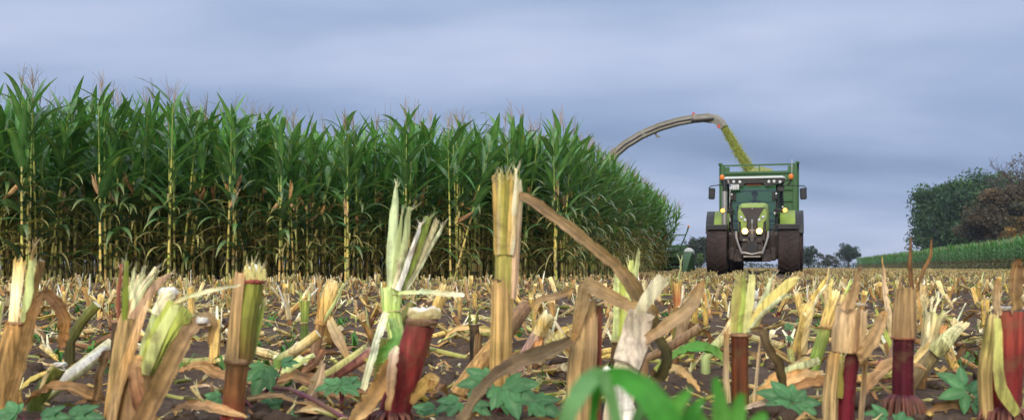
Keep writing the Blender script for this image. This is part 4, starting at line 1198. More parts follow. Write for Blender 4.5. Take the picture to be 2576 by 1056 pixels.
def build_harvester():
    hx = P(1745, 672, 36.6)                 # header end nearest the tractor
    ang = math.radians(-14.0)
    fwd = Vector((math.sin(ang), -math.cos(ang), 0)); right = Vector((math.cos(ang), math.sin(ang), 0))
    HWD = 4.45
    ctr = Vector((hx.x, hx.y, 0)) - right * HWD
    t = empty('forage_harvester', ctr, ang)
    tag(t, 'forage harvester working behind the standing maize, its curved spout reaching over the trailer', 'harvester')
    Mi = (Matrix.Translation(t.location) @ Matrix.Rotation(ang, 4, 'Z')).inverted()
    g = (.1,) * 3
    # header: rotary drums with layered discs between end guards
    hd = MB().box((0, .95, .55), (2 * HWD - .5, .25, .55), bev=.05).box((0, .9, .98), (2 * HWD - .6, .12, .10)).build('header', M_HGREEN, t)
    for k in range(6):
        x = -HWD + 1.05 + k * 1.36
        dr = MB()
        for z, r_, mt in ((.16, .68, 0), (.36, .60, 0), (.56, .62, 0), (.76, .48, 0)):
            dr.lathe((x, .15, z), (0, 0, 1), [(0, r_ * .96), (.02, r_), (.05, r_), (.09, r_ * .80)], g, n=26)
        dr.lathe((x, .15, .10), (0, 0, 1), [(0, .30), (.75, .26), (.80, .1)], g, n=16)
        dr.build('drum', M_HGREEN, hd)
        if k < 5:
            MB().poly([(x + .55, -.75, .08), (x + .81, -.75, .08), (x + .95, .45, .55), (x + .41, .45, .55)], (0, .02, .10), g).build('divider', M_HGREEN, hd)
    gd = MB()
    loft(gd, [[(HWD - .02 + q[0], q[1], q[2]) for q in s] for s in (
        [(-.30, -.95, .06), (-.16, -.95, .06), (-.16, -.92, .16), (-.30, -.92, .16)],
        [(-.36, -.35, .08), (-.04, -.35, .08), (-.06, -.35, .62), (-.34, -.35, .62)],
        [(-.38, .15, .10), (.0, .15, .10), (-.02, .15, .80), (-.34, .15, .80)],
        [(-.38, .9, .10), (.0, .9, .10), (-.02, .9, .78), (-.34, .9, .78)])])
    e = gd.build('end_guard', M_HGREEN, hd)
    MB().lathe((HWD - .20, .1, .74), (0, 1, 0), [(0, .12), (.06, .18), (.7, .18), (.76, .12)], g, n=14).build('guard_cap', M_WHITE, e)
    MB().box((HWD - .21, -.37, .33), (.16, .02, .30)).build('guard_stripe', M_LIME, e)
    pf = MB().tube([(HWD - 3.2, -.1, .86), (HWD - .55, -.1, .86), (HWD - .47, -.1, .92), (HWD - .22, -.15, 1.52)], .024, g, n=7)
    pf.tube([(HWD - 3.2, .05, 1.38), (HWD - .28, .0, 1.38)], .022, g, n=7).tube([(HWD - 1.9, .0, 1.38), (HWD - 1.9, -.1, .86)], .02, g, n=6)
    pf.tube([(HWD - .22, -.15, 1.52), (HWD - .185, -.15, 1.66)], .028, g, n=7)
    pf.tube([(HWD - .47, -.1, .90), (HWD - .40, .8, .80)], .022, g, n=6).tube([(HWD - 3.2, -.1, .86), (HWD - 3.2, .9, .8)], .022, g, n=6).tube([(HWD - 3.2, .05, 1.38), (HWD - 3.2, -.1, .86)], .02, g, n=6)
    pb_ = pf.build('push_bar', M_HGREEN, hd)
    MB().lathe((HWD - .185, -.15, 1.65), (.2, 0, 1), [(0, .035), (.05, .035), (.07, .015)], g, n=8).build('bar_tip', M_ORANGE, pb_)
    # body, mostly hidden by the maize
    MB().box((0, 1.7, .8), (.9, 1.4, .7), bev=.08).build('feeder', M_HGREEN, t)
    MB().box((0, 5.0, 1.55), (2.6, 4.6, 1.1), bev=.15).box((0, 6.4, 2.35), (2.4, 2.6, .6), bev=.2).build('body', M_LIME, t)
    cb = MB()
    for s in (-1, 1):
        for yy in (2.3, 3.8): cb.tube([(s * .75, yy, 1.6), (s * .78, yy, 3.0)], .06, g, n=6)
    cb.box((0, 3.05, 1.6), (1.7, 1.7, .15), bev=.04)
    cab = cb.build('cab', M_BLACK, t)
    MB().box((0, 3.05, 3.08), (1.8, 1.8, .18), bev=.06).build('cab_roof', M_WHITE, cab)
    MB().box((0, 2.27, 2.3), (1.44, .012, 1.3)).build('windscreen', M_GLASS, cab)
    for s in (-1, 1):
        MB().box((s * .80, 3.05, 2.3), (.012, 1.4, 1.3)).build('side_window', M_GLASS, cab)
        wheel(t, s * 1.25, 3.3, .95, .75, .5, s, M_LIME, 22, .05)
        wheel(t, s * 1.15, 6.9, .65, .55, .36, s, M_LIME, 18, .04)
    # spout
    pts = [P(1487, 500, 42.6), P(1502, 440, 42.5), P(1535, 396, 42.4), P(1572, 364, 42.2), P(1615, 338, 42.0), P(1660, 319, 41.8), P(1705, 306, 41.6), P(1745, 299, 41.4), P(1782, 296, 41.2)]
    base = (t.matrix_basis.inverted() if False else Mi) @ pts[0]
    pts = [Mi @ p for p in pts]
    turret = Vector((base.x, base.y, 2.0))
    MB().lathe(turret, (0, 0, 1), [(0, .42), (.35, .42), (.42, .34)], g, n=20).build('turret', M_SPOUT, t)
    path = [turret + Vector((0, 0, .3)), turret.lerp(pts[0], .5) + Vector((0, 0, .2))] + pts
    def chute(path, w0, w1, h0, h1):
        secs = []
        for i, p in enumerate(path):
            tg = (path[min(i + 1, len(path) - 1)] - path[max(i - 1, 0)]).normalized()
            up = Vector((0, 0, 1)) - tg * tg.z
            up = up.normalized() if up.length > .15 else Vector((0, -1, 0))
            sd = tg.cross(up).normalized(); u = i / (len(path) - 1)
            w, h = (w0 + (w1 - w0) * u) / 2, (h0 + (h1 - h0) * u) / 2
            secs.append([p + sd * w - up * h, p + sd * w * 1.0 + up * h * .55, p + sd * w * .7 + up * h, p - sd * w * .7 + up * h, p - sd * w + up * h * .55, p - sd * w - up * h])
        return secs
    m = MB(); S = chute(path, .36, .28, .30, .25); loft(m, S)
    spout = m.build('spout', M_SPOUT, t)
    for side, off in ((0, -.012), (1, 0)):
        rl = MB(); idx = (0, 2)[side]
        rl.tube([s[idx] for s in S[2:]], .030, g, n=6); rl.tube([s[5 - idx] for s in S[2:]], .030, g, n=6)
        rl.build('stiffening_rail', M_SPOUT, spout)
    rl = MB().tube([s[1] * .5 + s[0] * .5 for s in S[3:-1]], .035, g, n=6)
    rl.build('hydraulic_pipe', M_GRILL, spout)
    for i, nm in ((6, 'joint_plate'), (9, 'joint_plate')):
        q = S[i]; cc = sum(q, Vector()) / 6
        MB().add([cc + (v - cc) * 1.18 for v in q] + [cc + (v - cc) * 1.18 + (path[min(i + 1, len(path) - 1)] - path[i]).normalized() * .14 for v in q],
                 [tuple(range(5, -1, -1)), tuple(range(6, 12))] + [(k, (k + 1) % 6, (k + 1) % 6 + 6, k + 6) for k in range(6)], g).build(nm, M_SPOUT, spout)
    hk = Mi @ P(1652, 344, 41.85); h0 = Mi @ P(1645, 328, 41.85)
    MB().tube([h0, hk], [.05, .04], g, n=6).box(hk + Vector((.05, 0, .0)), (.14, .08, .06)).build('support_hook', M_SPOUT, spout)
    b0 = Mi @ P(1744, 296, 41.4)
    bl = MB().lathe(b0, (0, 0, 1), [(0, .09), (.12, .08), (.22, .02)], g, n=10).build('spout_camera', M_RED, spout)
    MB().box(b0 + Vector((-.1, 0, -.03)), (.34, .14, .14), rot=(0, .3, 0), bev=.02).build('camera_bracket', M_GRILL, bl)
    cyl = MB().tube([Mi @ P(1738, 304, 41.2), Mi @ P(1795, 299, 40.9)], .05, g, n=8).build('flap_cylinder', M_GRILL, spout)
    # hinged flap bending the jet down
    fp = [Mi @ P(1778, 297, 41.35), Mi @ P(1798, 299, 41.1), Mi @ P(1812, 308, 40.9), Mi @ P(1822, 322, 40.8)]
    fm = MB(); loft(fm, chute(fp, .38, .36, .38, .26)); fl = fm.build('flap', M_SPOUT, spout)
    MB().box(Mi @ P(1808, 318, 40.75), (.10, .03, .16), rot=(0, .6, 0)).build('flap_plate', M_RED, fl)
    return t
HARV = build_harvester()

def build_jet():
    a, b = P(1820, 320, 40.8), P(1890, 436, 40.0)
    n = 30000; nr = np.random.default_rng(2)
    u = nr.random(n) ** .85
    ax = np.array(b - a); L = np.linalg.norm(ax); dr = ax / L
    s1 = np.cross(dr, [0, 1, 0]); s1 /= np.linalg.norm(s1); s2 = np.cross(dr, s1)
    rad = np.abs(nr.normal(0, 1, n)) * (.066 + .03 * u) * np.where(nr.random(n) < .06, 1.9, 1.0)
    th = nr.uniform(0, 6.28, n)
    q = np.array(a)[None] + u[:, None] * ax[None] + (np.cos(th) * rad)[:, None] * s1 + (np.sin(th) * rad)[:, None] * s2
    q[:, 2] -= .25 * (u * (u - 1)) * 0
    e = dr[None] + nr.normal(scale=.08, size=(n, 3)); f = nr.normal(size=(n, 3)); f /= np.linalg.norm(f, axis=1)[:, None]
    s = nr.uniform(.010, .026, n)[:, None]
    V = np.stack([q - e * s * 3.2, q + e * s * 2.4 + f * s * .5, q + e * s * 2.4 - f * s * .5], 1).reshape(-1, 3)
    c = np.array([[.35, .39, .075]]) * nr.uniform(.85, 1.15, (n, 1)) * np.where(nr.random((n, 1)) < .2, np.array([[1.25, 1.15, 1.6]]), 1.0)
    o = raw_mesh('chopped_maize_jet', V, np.arange(len(V)).reshape(-1, 3), np.repeat(c, 3, 0), M_CHOP)
    tag(o, 'jet of chopped yellow-green maize blown from the spout into the trailer', 'chopped maize', kind='stuff')
build_jet()

# ------------------------------------------------------------------ stubble: the large near stubs, one by one
class Stub:
    """one cut maize stalk; points are given as seen, at this stub's own distance"""
    def __init__(self, label, d, bx, seed=0, name='maize_stub', cat='stub'):
        self.d = d; self.r = random.Random(seed)
        b = P(bx, 672, d); self.B = Vector((b.x, d, gz(b.x, d) - .012))
        self.root = empty(name, self.B)
        tag(self.root, label, cat)
        self.k = d / FPX
    def L(self, q):
        x, y = q[0], q[1]; dd = q[2] if len(q) > 2 else 0.0
        return P(x, y, self.d + dd) - self.B
    def pts(self, qs): return [self.L(q) for q in qs]
    def smooth(self, qs, n=4):
        p = self.pts(qs); out = []
        for i in range(len(p) - 1):
            a, b, c, d = p[max(i - 1, 0)], p[i], p[i + 1], p[min(i + 2, len(p) - 1)]
            for k in range(n):
                t = k / n
                out.append(.5 * ((2 * b) + (c - a) * t + (2 * a - 5 * b + 4 * c - d) * t * t + (3 * b - a - 3 * c + d) * t ** 3))
        return out + [p[-1]]
    def spread(self, vals, n):
        out = []
        for i in range(len(vals) - 1):
            for k in range(n):
                t = k / n; a, b = vals[i], vals[i + 1]
                out.append(lerp(a, b, t) if isinstance(a, tuple) else a + (b - a) * t)
        return out + [vals[-1]]
    def stalk(self, qs, rad, cols, name='stalk', mat=None, ground=True, cap=None, n=24, sm=3, rough=.05):
        p = self.smooth(qs, sm); r = [v * self.k for v in self.spread(rad, sm)]; c = self.spread(cols, sm)
        if ground:
            p = [Vector((p[0].x + (p[0].x - p[1].x) * .1, p[0].y, -.01))] + p if p[0].z > .015 else p
            r = [r[0]] * (len(p) - len(r)) + r; c = [c[0]] * (len(p) - len(c)) + c
        c = [vary(x, self.r, .1) for x in c]
        return MB().tube(p, r, cols=c, col=cols[0], n=n, streak=.26, rough=rough, capcol=cap, rnd=self.r).build(name, mat or M_STALK, self.root)
    def node(self, q, rpx, col, h=9):
        c = self.L(q); k = self.k
        return MB().tube([c - Vector((0, 0, h * k * .6)), c - Vector((0, 0, h * k * .15)), c + Vector((0, 0, h * k * .25)), c + Vector((0, 0, h * k * .6))],
                         [rpx * k * .96, rpx * k * 1.10, rpx * k * 1.08, rpx * k * .95], col, n=14, streak=.2, rough=.04, rnd=self.r).build('node', M_STALK, self.root)
    def sheath(self, qs, rad, a0, a1, cols, jag=.8, n=20, sm=3, wob=.05):
        p = self.smooth(qs, sm); r = [v * self.k for v in self.spread(rad, sm)]; c = self.spread(cols, sm)
        return MB().shell(p, r, a0, a1, c, n=n, streak=.42, jag=jag * 1.7, wob=wob, rnd=self.r).build('sheath', M_SHEATH, self.root)
    def strip(self, qs, wid, cols, incol=WHITEP, thick=5, face=(0, -1, 0), name='splinter'):
        p = self.smooth(qs, 3); w = [v * self.k for v in self.spread(wid, 3)]
        jit = self.k * 2.0
        p = [v + Vector((self.r.uniform(-jit, jit), 0, 0)) for v in p]
        mb = MB().strip(p, w, thick * self.k, cols, incol, face, rnd=self.r)
        t = (p[-1] - p[-2]).normalized()
        for q in range(4):
            b = p[-1] - t * self.k * self.r.uniform(2, 26) + Vector((self.r.uniform(-.5, .5) * w[-1], -thick * self.k * .4, 0))
            e = b + (t + Vector((self.r.gauss(0, .35), self.r.gauss(0, .3), self.r.gauss(0, .15)))) * self.k * self.r.uniform(10, 30)
            mb.tube([b, b.lerp(e, .5) + Vector((self.r.gauss(0, 1) * self.k, 0, 0)), e], [self.k * 1.5, self.k * 1.2, self.k * .4], vary(lerp(cols, CREAM, .5), self.r, .15), n=3, cap=False, rnd=self.r)
        return mb.build(name, M_STALK, self.root)
    def leaf(self, qs, wid, cols, face=(0, -1, .3), fold=.3, twist=None, wave=.3, mat=None, name='dry_leaf'):
        sm = 6; p = self.smooth(qs, sm); w = [v * self.k for v in self.spread(wid, sm)]; c = self.spread(cols, sm)
        rj = self.k * .7
        p = [v + Vector((self.r.gauss(0, rj), self.r.gauss(0, rj), self.r.gauss(0, rj))) for v in p]
        w = [v * self.r.uniform(.95, 1.05) for v in w]
        return MB().ribbon(p, w, cols[0], face, fold, c, wave, self.r, twist, rag=(0.0 if mat is M_WEED else .08), streak=(.12 if mat is M_WEED else .34)).build(name, mat or M_DRY, self.root)
    def pith(self, q, rpx, hpx, col=CREAM, n=12, lean=(0, 0)):
        c = self.L(q); k = self.k; mb = MB(); r = self.r
        rings = [(0, 1.0), (.35, 1.04), (.7, .98)]; vs, cs = [], []
        for h, s in rings:
            for i in range(n):
                a = 2 * PI * i / n; rr = rpx * k * s * r.uniform(.93, 1.07)
                top = r.uniform(-.18, .25) if h == .7 else 0
                vs.append(c + Vector((math.cos(a) * rr + lean[0] * h * hpx * k, math.sin(a) * rr, (h + top) * hpx * k))); cs.append(vary(col if h > .2 else lerp(col, TAN, .5), r, .15))
        o = len(vs)
        for i in range(n):
            a = 2 * PI * i / n
            vs.append(c + Vector((math.cos(a) * rpx * k * .55 + lean[0] * hpx * k, math.sin(a) * rpx * k * .55, hpx * k * r.uniform(.55, 1.15)))); cs.append(vary(WHITEP, r, .12))
        vs.append(c + Vector((lean[0] * hpx * k, 0, hpx * k * .8))); cs.append(WHITEP)
        fs = [(j * n + i, j * n + (i + 1) % n, (j + 1) * n + (i + 1) % n, (j + 1) * n + i) for j in range(3) for i in range(n)] + [(o + i, o + (i + 1) % n, o + n) for i in range(n)]
        return mb.add(vs, fs, cs).build('pith', M_PITH, self.root, smooth=False)
    def roots(self, q, spread, drop, n=11, col=(.16, .03, .04), r0=5):
        c = self.L(q); k = self.k
        for i in range(n):
            a = PI + PI * (i + .5) / n + self.r.uniform(-.1, .1) if i < n * .8 else self.r.uniform(0, PI)
            e = Vector((math.cos(a), math.sin(a), 0)); s = spread * k * self.r.uniform(.75, 1.1)
            p0 = c + e * 16 * k; p1 = c + e * (16 * k + s * .55) - Vector((0, 0, drop * k * .35)); p2 = Vector((c.x + e.x * (s + 14 * k), c.y + e.y * (s + 14 * k), min(c.z - drop * k, .0) - .012))
            MB().tube([p0, p0.lerp(p1, .5) + Vector((0, 0, 2 * k)), p1, p1.lerp(p2, .5), p2], [r0 * k * 1.2, r0 * k, r0 * k, r0 * k * .9, r0 * k * .7], cols=[vary(col, self.r, .25), vary(col, self.r, .25), vary(lerp(col, TAN, .15), self.r, .2), vary(lerp(col, BROWN, .5), self.r, .2), BROWN], col=col, n=6, streak=.2, rnd=self.r).build('prop_root', M_STALK, self.root)

def heroes():
    # 1: far left, half-sheathed with a hooked dry leaf
    s = Stub('sheathed stub at the far left edge with a brown leaf hooking over its right side', 1.56, 10, 1)
    s.stalk([(8, 1030), (22, 920), (46, 815)], [30, 27, 25], [BROWN, TAN, TAN])
    s.sheath([(4, 1030), (18, 930), (45, 815)], [38, 34, 27], -1.9, 1.7, [TAN, (.36, .22, .08), TAN], .3)
    s.node((48, 812), 25, (.42, .23, .11))
    s.sheath([(48, 815), (58, 740), (72, 652)], [24, 27, 32], -1.6, .3, [PALE, CREAM, STRAW], .5)
    s.strip([(60, 810, -.012), (72, 730, -.014), (80, 655, -.012)], [22, 22, 18], PGREEN, CREAM)
    s.strip([(40, 808, -.01), (44, 730, -.01), (52, 660, -.01)], [12, 12, 8], PALE, WHITEP)
    s.strip([(66, 800, .01), (92, 700, .01), (106, 655, .0)], [20, 24, 15], (.40, .26, .12))
    s.strip([(66, 720), (78, 660, -.01), (87, 612, -.01)], [12, 11, 3], (.50, .33, .11), STRAW)
    s.leaf([(30, 1000, -.03), (60, 900, -.04), (86, 790, -.05), (112, 742, -.05), (146, 765, -.06), (166, 815, -.06), (158, 862, -.05), (150, 878, -.05)], [34, 34, 30, 26, 32, 34, 22, 4], [(.26, .15, .055), (.30, .18, .07), (.24, .13, .05), (.16, .085, .035), (.20, .10, .04), (.30, .15, .05), (.26, .13, .05), BROWN], wave=.5, fold=.5)
    # 2: white shredded top
    s = Stub('stub with a white shredded top right of the far left stub', 1.52, 292, 2)
    s.stalk([(288, 1040), (300, 930), (305, 812)], [26, 24, 22], [BROWN, (.16, .10, .04), DARKB])
    s.sheath([(288, 1045), (302, 930), (322, 800), (372, 700)], [34, 32, 28, 22], -.5, 1.9, [TAN, (.38, .25, .10), (.36, .24, .10), (.50, .32, .17)], .9)
    s.node((306, 808), 23, (.40, .22, .12))
    s.strip([(300, 806, -.01), (300, 730, -.012), (306, 664, -.012)], [10, 10, 8], (.30, .10, .06), PALE)
    s.strip([(312, 806, -.016), (314, 730, -.018), (320, 655, -.018)], [15, 15, 10], (.20, .25, .03), PGREEN)
    for q, (x1, y1, w) in enumerate(((338, 672, 11), (352, 690, 12), (366, 668, 13), (392, 672, 16), (400, 680, 10))):
        s.strip([(320 + q * 3, 800, -.01 - q * .002), (326 + q * 6, 745, -.014), (x1, y1, -.016)], [14, 13, w * .5], CREAM if q % 2 else (.66, .68, .36), WHITEP)
    s.strip([(330, 800, -.02), (360, 760, -.022), (400, 712, -.02), (428, 690, -.01)], [16, 18, 20, 10], (.55, .34, .19), PALE, name='splinter')
    s.pith((328, 775), 14, 26, WHITEP)
    # 3: broad torn stub, near
    s = Stub('broad torn stub with pale green core leaning right, third from the left edge', 1.36, 322, 3)
    s.stalk([(325, 1085), (338, 1010), (352, 935)], [42, 40, 38], [(.30, .17, .08), (.33, .2, .09), (.34, .21, .09)])
    s.sheath([(318, 1085), (332, 1000), (358, 900), (398, 752)], [52, 50, 44, 34], -1.75, -.2, [(.36, .22, .10), (.42, .27, .12), TAN, (.56, .36, .20)], .35)
    for q, (xt, yt, c) in enumerate(((405, 752, PGREEN), (428, 756, LIMEC), (448, 760, (.60, .62, .22)), (468, 775, LIMEC), (482, 790, (.36, .40, .08)))):
        s.strip([(350 + q * 7, 940, -.03 + abs(q - 2) * .004), (372 + q * 11, 860, -.034 + abs(q - 2) * .004), (xt, yt, -.03)], [26, 30, 22], c, CREAM)
    s.strip([(392, 790, -.03), (412, 752, -.03), (436, 738, -.03)], [22, 30, 22], CREAM, WHITEP, 10)
    s.pith((424, 742), 24, 20, WHITEP)
    s.leaf([(345, 1090, -.06), (392, 1000, -.075), (440, 905, -.085), (480, 830, -.085), (520, 803, -.08), (536, 818, -.075), (528, 868, -.07)], [44, 50, 46, 38, 32, 26, 6], [(.34, .20, .09), (.30, .18, .08), (.40, .25, .11), (.46, .29, .15), (.55, .38, .22), (.38, .24, .11), TAN], fold=.55, wave=.2)
    s.leaf([(380, 1085, -.05), (352, 1000, -.06), (340, 930, -.06), (352, 895, -.05)], [30, 40, 34, 18], [(.20, .08, .05), (.26, .12, .06), (.33, .18, .08), TAN], wave=.3)
    s.pith((508, 812, -.085), 14, 14, WHITEP)
    s.leaf([(436, 762, -.03), (480, 745, -.04), (545, 728, -.045), (606, 716, -.04)], [9, 11, 11, 4], [PALE, (.66, .66, .36), CREAM, CREAM], name='fibre', fold=.4)
    # 4: olive stub with a yellow pith cap
    s = Stub('olive stub with a ragged yellow pith cap and tan sheath on its left', 1.46, 588, 4)
    s.stalk([(584, 1062), (590, 985), (597, 915)], [27, 27, 27], [(.30, .06, .035), (.20, .085, .03), (.17, .08, .03)])
    s.node((598, 908), 30, (.36, .21, .10), 14); s.node((584, 1050), 28, (.34, .06, .05), 8)
    s.stalk([(612, 905), (622, 800), (640, 712)], [22, 24, 23], [(.20, .11, .03), (.17, .17, .03), (.20, .21, .035)], ground=False)
    s.sheath([(597, 905), (600, 850), (606, 770), (615, 682)], [31, 27, 25, 22], -2.1, .35, [(.40, .26, .12), (.42, .27, .11), (.36, .23, .10), (.48, .30, .15)], .2)
    s.node((640, 708), 25, (.30, .07, .05), 9)
    s.pith((640, 702), 26, 34, (.74, .66, .26))
    for x, y, w in ((622, 664, 8), (636, 660, 10), (652, 663, 9), (664, 668, 7)):
        s.strip([(x + 2, 704, -.012), (x, 684, -.014), (x, y, -.014)], [w * 1.4, w * 1.3, w * .8], (.72, .64, .24), WHITEP)
    s.strip([(634, 900, .01), (652, 820, .015), (662, 752, .015)], [13, 14, 9], LIMEC, PGREEN)
    s.strip([(636, 890, .02), (646, 830, .02), (650, 775, .02)], [9, 9, 7], PGREEN, CREAM)
    # 5: pale green fan
    s = Stub('pale green stub split into tall fanned strips, left of the red stub', 1.60, 962, 5)
    s.stalk([(958, 1030), (962, 940), (968, 850)], [22, 21, 20], [DARKB, OLIVE, (.16, .17, .04)])
    s.sheath([(984, 900), (996, 845), (984, 785), (985, 720)], [16, 20, 22, 28], -1.7, 1.7, [(.20, .35, .07), PGREEN, (.42, .55, .14), (.58, .66, .28)], .2)
    s.node((985, 782), 22, (.50, .48, .18), 7)
    s.strip([(986, 760, -.012), (984, 660, -.014), (990, 540, -.016), (996, 460, -.016)], [20, 26, 22, 3], (.60, .70, .36), CREAM)
    s.strip([(990, 740, -.016), (1000, 640, -.018), (1010, 540, -.018)], [16, 16, 5], (.52, .60, .24), CREAM)
    s.strip([(994, 730, -.016), (1014, 630, -.02), (1030, 520, -.02)], [17, 19, 10], (.60, .66, .30), CREAM)
    s.strip([(1000, 735, -.018), (1042, 640, -.02), (1076, 545, -.022)], [22, 24, 18], (.22, .30, .05), WHITEP)
    s.strip([(998, 730, -.022), (1030, 650, -.026), (1058, 560, -.026)], [15, 13, 8], WHITEP, CREAM)
    s.strip([(1004, 738, -.014), (1060, 640, -.014), (1100, 553, -.014)], [18, 16, 14], (.70, .62, .34), CREAM)
    s.strip([(1006, 745, -.01), (1066, 650, -.01), (1117, 562, -.01)], [14, 12, 6], (.70, .72, .44), WHITEP)
    s.strip([(990, 725, -.02), (1002, 680, -.026), (1010, 650, -.026)], [10, 10, 5], CREAM, WHITEP)
    s.leaf([(1002, 738, -.02), (1060, 734, -.03), (1120, 738, -.035), (1168, 742, -.04)], [9, 12, 14, 10], [PGREEN, (.62, .70, .40), CREAM, WHITEP], name='fibre', fold=.3)
    s.leaf([(972, 785, -.05), (956, 830, -.07), (936, 900, -.08), (914, 978, -.08)], [16, 20, 19, 15], [CREAM, (.76, .76, .56), (.70, .73, .50), CREAM], name='hanging_strip', fold=.25)
    s.leaf([(984, 800, -.03), (998, 850, -.05), (975, 885, -.06), (940, 905, -.06), (918, 905, -.06)], [18, 26, 34, 30, 4], [(.45, .58, .20), (.16, .34, .07), (.15, .38, .06), (.30, .40, .06), (.60, .45, .08)], mat=M_WEED, name='green_leaf')
    # 6: red stub
    s = Stub('thick shiny red stub leaning right with a cream cut top and purple roots', 1.40, 982, 6)
    s.stalk([(985, 1055), (1002, 1000), (1030, 905), (1058, 815)], [37, 38, 36, 36], [(.14, .03, .03), (.23, .026, .030), (.28, .042, .034), (.20, .05, .036)], n=22)
    s.node((1062, 808), 40, (.28, .16, .09), 16)
    s.pith((1068, 800), 42, 28, (.72, .60, .27), n=16)
    s.roots((984, 1028), 76, 40, 17, (.10, .03, .036))
    s.leaf([(1000, 870, -.03), (988, 900, -.045), (984, 960, -.05), (975, 1030, -.05)], [10, 26, 24, 14], [CREAM, (.60, .42, .28), (.52, .33, .18), TAN], name='husk')
    s.leaf([(982, 905, -.02), (966, 950, -.035), (930, 1010, -.045), (900, 1045, -.05), (875, 1070, -.05)], [20, 40, 44, 36, 6], [(.36, .19, .05), (.30, .16, .05), (.38, .22, .08), (.48, .30, .13), TAN], fold=.5)
    s.leaf([(1030, 1010, -.01), (1072, 965, -.02), (1092, 950, -.03), (1080, 985, -.02)], [22, 38, 30, 8], [(.30, .18, .06), (.42, .27, .08), (.46, .30, .12), TAN])
    # 7: the tallest yellow stub with a long dry leaf
    s = Stub('tallest upright yellow stub, its long dry leaf slanting down to the right', 1.52, 1256, 7)
    s.stalk([(1254, 1058), (1256, 1020), (1258, 960)], [25, 24, 22], [MAROON, (.14, .05, .025), BROWN])
    s.stalk([(1260, 965), (1264, 840), (1268, 700), (1272, 560), (1272, 455)], [24, 24, 23, 23, 21], [(.38, .24, .08), STRAW, (.46, .38, .10), (.48, .44, .10), (.52, .48, .12)], ground=False)
    s.sheath([(1258, 968), (1262, 860), (1262, 705)], [30, 29, 25], -1.9, 1.2, [(.40, .24, .08), (.52, .34, .12), (.48, .30, .12)], .25)
    s.sheath([(1252, 960), (1250, 900), (1247, 812)], [14, 16, 14], -1.5, 1.2, [TAN, (.36, .21, .08), (.30, .17, .07)], .5)
    s.sheath([(1286, 750), (1292, 640), (1300, 500), (1302, 452)], [13, 15, 14, 8], -.6, 1.7, [(.64, .42, .26), (.60, .40, .24), (.70, .55, .32), CREAM], .8)
    s.node((1260, 706), 20, DBROWN, 8)
    for q, (x0, x1, y1, w, c) in enumerate(((1250, 1240, 440, 11, STRAW), (1254, 1248, 448, 9, PALE), (1258, 1256, 436, 10, (.60, .52, .16)), (1264, 1266, 440, 12, (.44, .38, .08)), (1272, 1276, 432, 13, (.38, .33, .07)), (1280, 1286, 438, 11, STRAW), (1286, 1298, 424, 9, CREAM), (1284, 1302, 446, 10, PALE))):
        s.strip([(x0, 640, -.015), (x0 * .55 + x1 * .45, 540, -.019), (x1, y1, -.02 + .006 * (q % 2))], [14, 13, w * .6], c, CREAM)
    s.leaf([(1304, 490, -.01), (1350, 512, -.02), (1420, 560, -.03), (1500, 622, -.04), (1560, 672, -.05), (1600, 730, -.06), (1630, 790, -.06), (1655, 850, -.05), (1672, 900, -.04), (1655, 946, -.03), (1640, 930, -.02)], [16, 27, 32, 33, 36, 40, 38, 30, 36, 34, 8],
           [(.30, .19, .09), (.33, .21, .11), (.36, .24, .13), (.34, .22, .11), (.30, .19, .09), (.17, .11, .045), (.10, .07, .028), (.11, .085, .035), (.08, .07, .03), (.10, .08, .03), BROWN],
           fold=.45, twist=[.9 * math.sin(i * .085) + (.012 * max(0, i - 30)) ** 1.0 for i in range(70)], wave=.25)
    # 8: sheathed with a red stalk on its right
    s = Stub('tan sheathed stub showing a red stalk along its right side, behind the blurred seedling', 1.40, 1480, 8)
    s.stalk([(1496, 1090), (1498, 940), (1502, 768)], [15, 15, 13], [(.20, .035, .03), (.22, .05, .03), (.16, .06, .03)], cap=PALE)
    s.sheath([(1462, 1090), (1465, 960), (1470, 860), (1478, 748)], [44, 40, 36, 30], -1.9, .75, [(.48, .31, .14), (.52, .33, .14), (.50, .33, .15), (.40, .27, .12)], .2)
    s.sheath([(1480, 1000, -.01), (1488, 880, -.01), (1490, 790, -.01)], [22, 24, 20], -.9, .6, [(.40, .26, .13), (.36, .24, .12), (.42, .28, .14)], .4)
    s.pith((1490, 760), 22, 8, (.52, .38, .20))
    s.leaf([(1440, 860, -.02), (1462, 780, -.03), (1476, 722, -.035), (1520, 740, -.045), (1580, 768, -.05), (1632, 778, -.05), (1655, 790, -.04)], [10, 30, 40, 34, 34, 30, 8], [TAN, (.50, .34, .17), (.55, .38, .20), (.44, .28, .13), (.48, .31, .15), (.44, .29, .14), TAN], fold=.5)
    s.leaf([(1440, 730, .0), (1400, 745, -.02), (1362, 752, -.03), (1330, 770, -.03)], [10, 18, 16, 4], [TAN, (.40, .26, .13), (.33, .21, .1), TAN])
    s.leaf([(1436, 855, -.03), (1380, 885, -.06), (1300, 915, -.09), (1240, 955, -.11), (1195, 1010, -.13), (1160, 1075, -.14)], [22, 40, 44, 36, 36, 40], [(.13, .085, .04), (.14, .10, .05), (.17, .11, .055), (.13, .085, .04), (.22, .145, .07), (.24, .16, .08)], fold=.5, twist=.9)
    # 9: cream split stalk
    s = Stub('cream split stalk half right of the red-sided stub, bending at its middle', 1.32, 1556, 9)
    s.strip([(1552, 1110), (1560, 1000, -.02), (1528, 930, -.03), (1575, 915, -.02), (1598, 850, .0), (1610, 785, .0)][3:], [70, 76, 62], (.72, .60, .42), WHITEP, 22)
    s.strip([(1545, 1110, -.02), (1558, 1010, -.02), (1578, 905, -.01)], [66, 70, 60], (.74, .62, .42), WHITEP, 24)
    s.strip([(1520, 925, -.05), (1550, 980, -.06), (1580, 1060, -.06)], [20, 46, 54], WHITEP, CREAM, 12)
    s.strip([(1600, 930, .01), (1622, 860, .01), (1636, 790, .01)], [26, 24, 16], (.46, .30, .17), PALE, 8)
